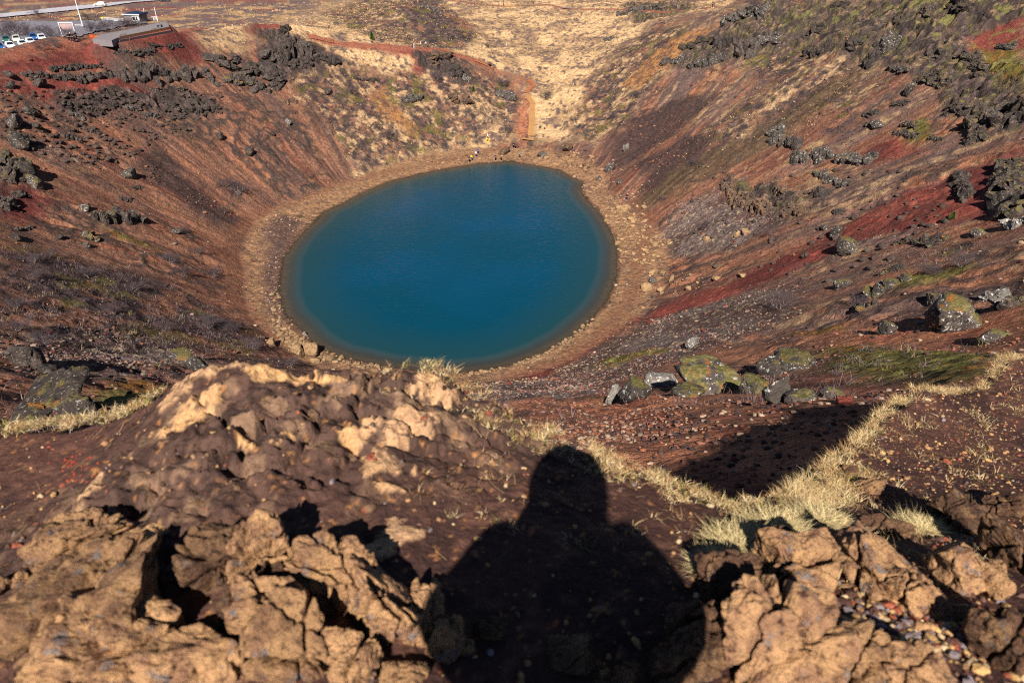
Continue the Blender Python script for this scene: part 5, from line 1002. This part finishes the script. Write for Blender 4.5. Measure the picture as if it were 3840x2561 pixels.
bk = empty('bike_rack', PL(300, 104), .3, 'low white rack beside the foot of the flagpole', 'rack'); part('frame', join(bar((-1.2, 0, .9), (.6, 0, .9), .05), bar((-1.2, 0, 0), (-1.2, 0, .9), .05), bar((.6, 0, 0), (.6, 0, .9), .05)), M_WHITE, bk); part('crossbar', bar((-1.2, 0, .45), (.6, 0, .45), .04), M_WHITE, bk)
sg = G(262, 154); sg.y += 4.0; sg.x -= 2.2; sg.z = float(HZ(np.array([sg.x]), np.array([sg.y]))[0]); s0 = empty('sign_frame', sg, .08, 'white goal shaped frame with hanging pinkish panel behind the four visitors', 'sign frame')
for x in (-1.45, 1.45): part('post', boxm((x, 0, 1.35, .14, .14, 2.9)), M_WHITE, s0)
part('crossbar', boxm((0, 0, 2.85, 3.1, .16, .18)), M_WHITE, s0); part('panel', boxm((0, .02, 2.05, 2.6, .04, 1.2)), plain('pink_panel', '#b89a98', .8), s0); part('rod', boxm((0, .02, 2.7, 2.7, .03, .03)), M_DARKM, s0)
# viewing platform
def gp(px, py, dz=0): p = G(px, py); return Vector((p.x, p.y, p.z + dz))
def prism(pts, z0, z1): n = len(pts); V = [(p[0], p[1], z0) for p in pts] + [(p[0], p[1], z1) for p in pts]; return V, [list(range(n))[::-1], [n + i for i in range(n)]] + [[i, (i + 1) % n, n + (i + 1) % n, n + i] for i in range(n)]
def ph(px, py, h): x, y = at_h(px, py, h); return (float(x), float(y))
M_WALLG = plain('dark_concrete', '#6c6468', .7, .85); pf = empty('viewing_platform', (0, 0, 0), 0, 'long grey concrete viewing platform with stepped benches on the left rim', 'platform')
top = [ph(345, 147, PTZ), ph(418, 152, PTZ), ph(446, 140, PTZ), ph(636, 102, PTZ), ph(623, 81, PTZ), ph(565, 92, PTZ), ph(480, 112, PTZ), ph(375, 131, PTZ)]
low = [ph(446, 152, PTZ - .5), ph(642, 115, PTZ - .5), ph(637, 101, PTZ - .5), ph(447, 139, PTZ - .5)]
part('deck', prism(top, PTZ - 1.3, PTZ), M_CONC, pf); part('lower_terrace', prism(low, PTZ - 2.4, PTZ - .5), M_GRAV, pf)
def wallseg(a, b, z0, z1, t, mat, nm='retaining_wall'):
    a, b = Vector(a), Vector(b); d = b - a; part(nm, boxm(((a.x + b.x) / 2, (a.y + b.y) / 2, (z0 + z1) / 2, d.length, t, z1 - z0, math.atan2(d.y, d.x))), mat, pf)
wallseg(low[0], low[1], PTZ - 2.6, PTZ - .42, .25, M_WALLG); wallseg(top[2], top[3], PTZ - .6, PTZ + .12, .22, M_WOOD, 'kerb')
def bench(px, py, h, L, rz, label, dbl=False):
    x, y = ph(px, py, h); o = empty('bench', (x, y, h), rz, label, 'bench')
    for k in range(2 if dbl else 1): part('seat', boxm((0, k * .55, .45 + .25 * k, L, .4, .08)), M_DARKM if not dbl else M_WOOD, o)
    for s in (-1, 1): part('leg', boxm((s * L * .4, 0, .2, .1, .38, .42)), M_DARKM, o)
rz_ = math.atan2(top[3][1] - top[2][1], top[3][0] - top[2][0])
bench(600, 103, PTZ, 1.9, rz_, 'dark bench standing alone on the wide end of the platform'); bench(470, 142, PTZ - .5, 2.4, rz_, 'double timber bench at the left end of the lower terrace', True); bench(584, 121, PTZ - .5, 2.2, rz_, 'double timber bench at the right of the lower terrace', True)
boulder(345, 148, 34, 16, 'rusty orange scoria heap at the left end of the platform', M_ORNG); boulder(368, 150, 20, 17, 'orange scoria boulder against the platform end', M_ORNG)
for i, (px, py) in enumerate([(330,167),(382,162),(429,162),(487,153),(575,134),(603,128),(640,120)]): post(px, py, .55, .04, M_STEPW, ['thin stake at the far left of the rope line','thin stake left of the platform corner','thin stake under the platform corner','thin stake in front of the lower terrace','thin stake at the middle of the retaining wall','thin stake near the right of the retaining wall','thin stake at the right end of the retaining wall'][i], 'stake', 'stake', 'stakes below the viewing platform')
PP = [(621,68),(653,62),(686,55),(714,47),(745,41),(774,35),(800,29)]; wh = ['nearest the white fence','second from the white fence','third from the white fence','in the middle of the row','third from the top','second from the top','just before the tall poles']
for i, (px, py) in enumerate(PP): post(px, py, 1.15, .06, M_WOOD, 'wooden path post ' + wh[i], 'path_post', 'post', 'wooden posts along the red path')
for i, (px, py) in enumerate([(822,25),(838,21),(856,16)]): post(px, py, 2.6, .07, M_WOOD, ['left','middle','right'][i] + ' one of the three tall wooden poles beside the red path', 'pole', 'pole', 'tall wooden poles')
Pw = [G(*p) for p in PP]; rp = [bar(a + Vector((0, 0, .9)), b + Vector((0, 0, .9)), .025, 4) for a, b in zip(Pw, Pw[1:])]; mesh('rope', np.array(join(*rp)[0]), join(*rp)[1], M_WOOD, label='rope strung between the wooden path posts', category='rope')
# timber stairs
def resample(pts, n):
    W_ = [G(*p) for p in pts]; L = [0]
    for a, b in zip(W_, W_[1:]): L.append(L[-1] + (b - a).xy.length)
    out = []
    for i in range(n):
        t = L[-1] * (i + .5) / n; j = max(k for k in range(len(L) - 1) if L[k] <= t); f = (t - L[j]) / (L[j + 1] - L[j]); p = W_[j].lerp(W_[j + 1], f); d = (W_[j + 1] - W_[j]).xy
        out.append((p.x, p.y, float(HZ(np.array([p.x]), np.array([p.y]))[0]), math.atan2(d.y, d.x)))
    return out
def stairs(pts, n, w, mat, label, tread=.3, rise=.12, off=.15, strings=False):
    S_ = resample(pts, n); o = empty('timber_stairs', (S_[0][0], S_[0][1], S_[0][2]), 0, label, 'stairs'); B = Vector(S_[0][:3])
    zs = np.array([s[2] for s in S_]); zs = np.convolve(np.pad(zs, 3, 'edge'), np.ones(7) / 7, 'valid') + off
    for (x, y, z, a), zz in zip(S_, zs): part('tread', boxm((x - B.x, y - B.y, zz - B.z, tread, w, rise, a)), mat, o)
    if strings:
        for s in (-1, 1): part('stringer', join(*[bar((a_[0] - B.x - s * math.sin(a_[3]) * w / 2, a_[1] - B.y + s * math.cos(a_[3]) * w / 2, za - B.z - .1), (b_[0] - B.x - s * math.sin(b_[3]) * w / 2, b_[1] - B.y + s * math.cos(b_[3]) * w / 2, zb - B.z - .1), .09, 4) for a_, b_, za, zb in zip(S_, S_[1:], zs, zs[1:])]), mat, o)
    return o
lowst = stairs([(1990,516),(1995,450),(1998,394),(1976,360)], 62, 1.5, M_NEWW, 'long straight flight of new yellow timber stairs rising from the far beach', .26, .14, .30, True)
stairs([(1974,352),(1986,336),(1999,324),(1992,310),(1981,300)], 16, 1.6, M_STEPW, 'curved flight of red dusted timber steps above the yellow stairs', .22)
stairs([(1852,262),(1834,250),(1805,238),(1776,227)], 30, 1.3, M_STEPW, 'timber steps on the trail where two visitors walk', .18); stairs([(1704,206),(1680,194),(1658,185)], 14, 1.3, M_STEPW, 'timber steps just right of the saddle path', .18)
stairs([(1250,163),(1215,153),(1164,142)], 16, 1.4, M_STEPW, 'worn timber steps at the left end of the saddle path', .18)
a_, b_ = G(1957, 524), G(2004, 527); d_ = b_ - a_; ld = empty('timber_landing', (a_ + b_) / 2, math.atan2(d_.y, d_.x), 'wide yellow timber landing at the foot of the stairs', 'landing')
for k in range(5): part('plank', boxm((0, -.5 + k * .26, .30, d_.xy.length, .24, .08)), M_NEWW, ld)
for s in (-1, 1): part('support', boxm((s * d_.xy.length * .45, 0, .08, .15, 1.1, .36)), M_NEWW, ld)
# small things by the trails
lb = empty('lifebuoy_stand', G(1829, 531), 0, 'yellow lifebuoy on a short white topped post above the far beach', 'lifebuoy'); part('post', bar((0, 0, -.1), (0, 0, 1.9), .07, 8), M_DARKM, lb); part('cap', bar((0, 0, 1.5), (0, 0, 2.1), .13, 8), M_WHITE, lb)
tv = [((.42 + .10 * math.cos(b)) * math.cos(a), -.15 + .10 * math.sin(b), .35 + (.42 + .10 * math.cos(b)) * math.sin(a)) for a in np.linspace(0, 6.283, 19)[:-1] for b in np.linspace(0, 6.283, 7)[:-1]]
part('ring', (tv, [[i * 6 + j, ((i + 1) % 18) * 6 + j, ((i + 1) % 18) * 6 + (j + 1) % 6, i * 6 + (j + 1) % 6] for i in range(18) for j in range(6)]), M_YEL, lb, True)
pb = empty('boardwalk', G(2132, 33), 0, 'pale grey plank bridge on the red path beyond the saddle', 'boardwalk')
for k in range(4): part('plank', boxm((0, k * .42, .25, 4.6, .38, .1)), M_CONC, pb)
pb = empty('timber_edging', G(1912, 25), 0, 'yellow timber edging on the red path at the top', 'edging'); part('beam', boxm((0, 0, .2, 4.4, .2, .3)), M_NEWW, pb); part('stake', boxm((-1.8, -.12, .1, .1, .08, .6)), M_NEWW, pb)
gr = empty('small_bench', G(2036, 452), 0, 'small grey H shaped rack in the golden grass right of the stairs', 'rack')
for s in (-1, 1): part('leg', boxm((s * .5, 0, .35, .12, .5, .7)), M_CONC, gr)
part('seat', boxm((0, 0, .45, 1.0, .3, .08)), M_CONC, gr)
boulder(2026, 482, 12, 12, 'dark round stone in the golden grass below the small rack', M_BAS); boulder(2043, 485, 8, 5, 'small red stone in the golden grass', M_RED)
post(1935, 290, .9, .1, M_CONC, 'small bluish grey marker in the grass above the stair bend', 'marker_post', 'marker')
for i, (px, py) in enumerate([(1577,166),(1900,172),(2019,3)]): post(px, py, .8, .07, M_WHITE, ['short white marker between the saddle walkers','short white marker in the grass valley','white marker at the top edge beyond the saddle'][i], 'marker_post', 'marker', 'white trail markers')
for i, (px, py, w) in enumerate([(60,138,120),(20,140,90),(100,140,80),(190,142,90),(230,140,80),(340,122,70),(380,118,70),(420,112,70),(455,104,60),(490,100,60),(520,96,50),(150,70,60),(330,80,60),(360,80,50),(160,190,60),(200,178,60)]):
    shrub(px, py, w, ['large bare purple bush at the left of the car park','bare bush at the left edge of the car park','bare bush at the tip of the car park island','bare hedge bush right of the white cars','bare hedge bush left of the white frame','bare hedge bush right of the white frame','bare hedge bush below the flagpole','bare hedge bush left of the hut','pale bare hedge bush before the hut','bare bush in front of the hut corner','bare bush in front of the hut windows','dark bush on the verge below the road','dark bush behind the flagpole','dark bush right of the flagpole','low bare bush in front of the white cars','low bare bush before the path edge'][i], k=i, flat=.8)
# ---------------- people ----------------
M_SKIN = plain('skin', '#d9a384', .8, .6, .3, .04); 
_cl = {}
def cloth(hx):
    if hx not in _cl: _cl[hx] = plain('cloth_' + str(len(_cl)), hx, .8, .9, .1, .12, 12)
    return _cl[hx]
def skinned(name, J, E, Rd, root, mat, parent, sub=1):
    me = bpy.data.meshes.new(name); keys = list(J); me.from_pydata([tuple(J[k]) for k in keys], [(keys.index(a), keys.index(b)) for a, b in E], []); me.materials.append(mat)
    o = bpy.data.objects.new(name, me); COL.objects.link(o); o.parent = parent; md = o.modifiers.new('s', 'SKIN'); md.use_smooth_shade = True
    if not me.skin_vertices: me.attributes  # the layer is made by the modifier helper below
    return o, keys, Rd, root, sub
def finish_skins(L):
    for o, keys, Rd, root, sub in L:
        me = o.data
        if not me.skin_vertices:
            bm = bmesh.new(); bm.from_mesh(me); bm.verts.layers.skin.verify(); bm.to_mesh(me); bm.free()
        for k, v in zip(keys, me.skin_vertices[0].data): r = Rd[k]; v.radius = r if isinstance(r, tuple) else (r, r); v.use_root = (k == root); v.use_loose = False
        if sub: s = o.modifiers.new('d', 'SUBSURF'); s.levels = s.render_levels = sub
POSES = {
 'stand': dict(hip=(0,0,.95), chest=(0,-.01,1.25), neck=(0,0,1.45), head=(0,.02,1.60), kneeL=(-.10,.02,.5), footL=(-.11,0,.06), kneeR=(.10,.02,.5), footR=(.12,0,.06), elbL=(-.25,-.04,1.14), hanL=(-.24,.08,.90), elbR=(.25,-.04,1.14), hanR=(.24,.08,.90)),
 'walk': dict(hip=(0,0,.93), chest=(0,.02,1.24), neck=(0,.03,1.44), head=(0,.06,1.59), kneeL=(-.10,.16,.52), footL=(-.10,.24,.07), kneeR=(.10,-.06,.5), footR=(.10,-.34,.12), elbL=(-.25,-.12,1.16), hanL=(-.24,-.10,.92), elbR=(.25,.08,1.16), hanR=(.22,.22,.98)),
 'crouch': dict(hip=(0,-.12,.42), chest=(0,.06,.72), neck=(0,.12,.90), head=(0,.18,1.03), kneeL=(-.16,.28,.46), footL=(-.14,.0,.06), kneeR=(.16,.28,.46), footR=(.14,.0,.06), elbL=(-.26,.22,.62), hanL=(-.14,.42,.46), elbR=(.26,.22,.62), hanR=(.14,.42,.46)),
}
def person(loc, rz, pose, jacket, trousers, label, hair='#3a2a22', group=None, s=1.0, hood=False, P=None, puff=1.0, sub=1, shoes='#e8e8e8'):
    P = P or POSES[pose]; J = {k: Vector(v) for k, v in P.items()}; o = empty('person', loc, rz, label, 'person', group); o.scale = (s, s, s); L = []
    up = (J['neck'] - J['chest']).normalized(); shl = J['chest'].lerp(J['neck'], .72)
    J['shL'] = shl + Vector((-.18, 0, 0)); J['shR'] = shl + Vector((.18, 0, 0)); J['thL'] = J['hip'] + Vector((-.09, 0, -.06)); J['thR'] = J['hip'] + Vector((.09, 0, -.06)); J['crown'] = J['head'] + (J['head'] - J['neck']).normalized() * .10
    J['toeL'] = J['footL'] + Vector((0, .17, -.03)); J['toeR'] = J['footR'] + Vector((0, .17, -.03)); J['nose'] = J['head'] + Vector((0, .115, -.01))
    Rd = dict(hip=(.13,.10), chest=(.15,.11), neck=.055, head=.095, crown=.07, nose=.02, kneeL=.06, kneeR=.06, footL=.045, footR=.045, toeL=.035, toeR=.035, elbL=.04, elbR=.04, hanL=.028, hanR=.028, shL=.06, shR=.06, thL=.085, thR=.085)
    E = [('hip','chest'),('chest','neck'),('neck','head'),('head','crown'),('head','nose'),('chest','shL'),('chest','shR'),('shL','elbL'),('shR','elbR'),('elbL','hanL'),('elbR','hanR'),('hip','thL'),('hip','thR'),('thL','kneeL'),('thR','kneeR'),('kneeL','footL'),('kneeR','footR'),('footL','toeL'),('footR','toeR')]
    for sd in 'LR':
        h = J['han' + sd]; d = (h - J['elb' + sd]).normalized(); u = d.orthogonal().normalized(); sg_ = 1 if sd == 'L' else -1
        for i, (ln, off) in enumerate(((.085, -.03), (.095, -.01), (.09, .01), (.07, .03))):
            k = f'f{i}{sd}'; J[k] = h + d * (ln + .03) + u * off; Rd[k] = .009; E.append(('han' + sd, k))
        k = 'th_' + sd; J[k] = h + d * .04 + u * -.055; Rd[k] = .010; E.append(('han' + sd, k))
    L.append(skinned('body', J, E, Rd, 'hip', M_SKIN, o, sub))
    jk = ['hip','chest','neck','shL','shR','elbL','elbR','wrL','wrR']; Jj = dict(J); Jj['wrL'] = J['elbL'].lerp(J['hanL'], .85); Jj['wrR'] = J['elbR'].lerp(J['hanR'], .85)
    Jj['neck'] = J['chest'].lerp(J['neck'], .85)
    Rj = dict(hip=(.165*min(puff,1.25),.135*min(puff,1.25)), chest=(.185*puff,.15*puff), neck=.085, shL=.085*puff, shR=.085*puff, elbL=.065*puff, elbR=.065*puff, wrL=.048*puff, wrR=.048*puff)
    L.append(skinned('jacket', {k: Jj[k] for k in jk}, [('hip','chest'),('chest','neck'),('chest','shL'),('chest','shR'),('shL','elbL'),('shR','elbR'),('elbL','wrL'),('elbR','wrR')], Rj, 'chest', cloth(jacket), o, sub))
    tk = ['hip','thL','thR','kneeL','kneeR','anL','anR']; Jt = dict(J); Jt['anL'] = J['kneeL'].lerp(J['footL'], .9); Jt['anR'] = J['kneeR'].lerp(J['footR'], .9)
    L.append(skinned('trousers', {k: Jt[k] for k in tk}, [('hip','thL'),('hip','thR'),('thL','kneeL'),('thR','kneeR'),('kneeL','anL'),('kneeR','anR')], dict(hip=(.145,.115), thL=.105, thR=.105, kneeL=.078, kneeR=.078, anL=.065, anR=.065), 'hip', cloth(trousers), o, sub))
    for sd in 'LR': L.append(skinned('shoe', {'a': J['foot' + sd] + Vector((0, -.05, -.01)), 'b': J['toe' + sd]}, [('a', 'b')], dict(a=.055, b=.045), 'a', cloth(shoes), o, sub))
    V, F = ico(3); hc = J['head'] + (J['crown'] - J['head']) * .45 + Vector((0, -.02, 0)); V2 = V * np.array([.112, .125, .115]) * np.array([1.26, 1.3, 1.55] if hood else [1, 1, 1]); V2 = V2[:, :] + np.array(hc) + np.array([0, 0, .01]); k = (V[F][:, :, 1].mean(1) < .55) | (V[F][:, :, 2].mean(1) > .35); k &= V[F][:, :, 2].mean(1) > -.75
    mesh('hood' if hood else 'hair', V2, F[k], cloth(jacket if hood else hair), o)
    if hood: mesh('neck_fill', V * np.array([.165, .15, .17]) + np.array(J['neck'] + Vector((0, 0, -.02))), F, cloth(jacket), o)  # unseen blob added at the neck to close the gap in the cast shadow
    finish_skins(L); return o
def who(px, py, rz, pose, j, t, lab, **kw):
    p = G(px, py); return person(p, R(rz), pose, j, t, lab, **kw)
NV = '#1c222e'; BK = '#15161a'
who(262,157,200,'walk',NV,BK,'leftmost of the four dark clad visitors on the left rim, with a backpack',s=1.05,group='visitors walking on the left rim'); who(272,157,190,'walk',BK,'#20283a','second of the four visitors on the left rim, wearing a pale cap',hair='#e8e4e0',s=1.08,group='visitors walking on the left rim')
who(281,155,180,'walk',NV,'#2a3a58','third of the four visitors on the left rim, in blue trousers',s=1.05,group='visitors walking on the left rim'); who(290,151,170,'walk',BK,BK,'rightmost of the four visitors on the left rim, fair haired',hair='#b8a088',s=1.05,group='visitors walking on the left rim')
who(1547,182,90,'walk',BK,BK,'person in black walking left on the saddle path beside one in white'); who(1553,183,90,'walk','#e8e8ec','#d0d4dc','person in pale clothes walking beside the one in black on the saddle'); who(1597,177,-60,'walk','#dfe4ee',NV,'person in a white top and dark trousers alone on the saddle path')
who(1834,252,-90,'walk',BK,BK,'dark clad person on the trail steps, left of the pair'); who(1840,252,-90,'walk','#5a6470',BK,'person with a pale backpack on the trail steps, right of the pair')
who(1888,21,0,'stand',BK,NV,'lone dark figure at the top edge on the path beyond the saddle'); who(2670,29,20,'stand',BK,NV,'lone dark figure on the skyline path of the right spur',s=1.02)
who(1693,3,0,'stand','#e8e8e8','#30343c','distant person in white at the top edge near the hill')
who(1791,578,180,'stand','#24509a','#2a4878','person in a blue jacket facing away on the far beach'); who(1785,590,180,'stand','#f0d8dc','#4a4450','person in a pale pink jacket on the far beach'); who(1769,603,180,'walk','#f2d400','#44546e','person in a bright yellow jacket on the far beach'); who(1760,609,180,'stand','#2c3238',BK,'dark clad person beside the yellow jacket at the far waterline')
who(1858,603,180,'stand','#22305a',BK,'dark blue clad person with white shoes at the far waterline'); who(1879,603,160,'crouch',BK,BK,'person in black crouching at the far waterline'); who(1909,573,0,'walk',BK,BK,'person in black standing alone right of the flat boulder')
who(1925,557,30,'stand',BK,BK,'left one of two dark figures standing close together on the beach'); who(1932,559,-30,'stand',NV,BK,'right one of two dark figures standing close together on the beach'); who(1948,592,180,'stand','#6a7480','#3a3e46','person in a grey jacket near the far waterline')
boulder(1941, 556, 12, 10, 'pinkish grey stone beside the two close standing figures', M_RED)
who(2350,753,160,'walk','#1a2434','#2e3e58','lone person in navy walking among the tan rocks of the right shore',hair='#d8cfc8')
# the photographer, behind the lens: the standing figure whose shadow falls across the ledge
PH = dict(hip=(0,-.40,.93), chest=(0,-.34,1.18), neck=(0,-.27,1.40), head=(0,-.20,1.575), kneeL=(-.12,-.40,.5), footL=(-.15,-.42,.07), kneeR=(.12,-.40,.5), footR=(.16,-.42,.07), elbL=(-.27,-.16,1.17), hanL=(-.10,-.08,1.45), elbR=(.27,-.18,1.20), hanR=(.10,-.08,1.42))
gz0 = float(ledge_h(np.array([0.0]), np.array([-.42]))[0][0])
photog = person((0, 0, gz0), 0, None, '#2a2c34', '#22242a', 'photographer in a puffy hooded jacket standing behind the camera, seen only as a shadow', P=PH, hood=True, puff=1.95, sub=2)
pc = empty('handheld_camera', (0, -.075, CAMH - .045), 0, 'black camera held to the photographer face behind the view', 'camera'); pc.rotation_euler = (-PITCH, 0, 0)
part('camera_body', boxm((0, 0, 0, .13, .05, .09)), M_DARKM, pc); part('lens', bar((0, .02, 0), (0, .06, 0), .034, 14), M_DARKM, pc)
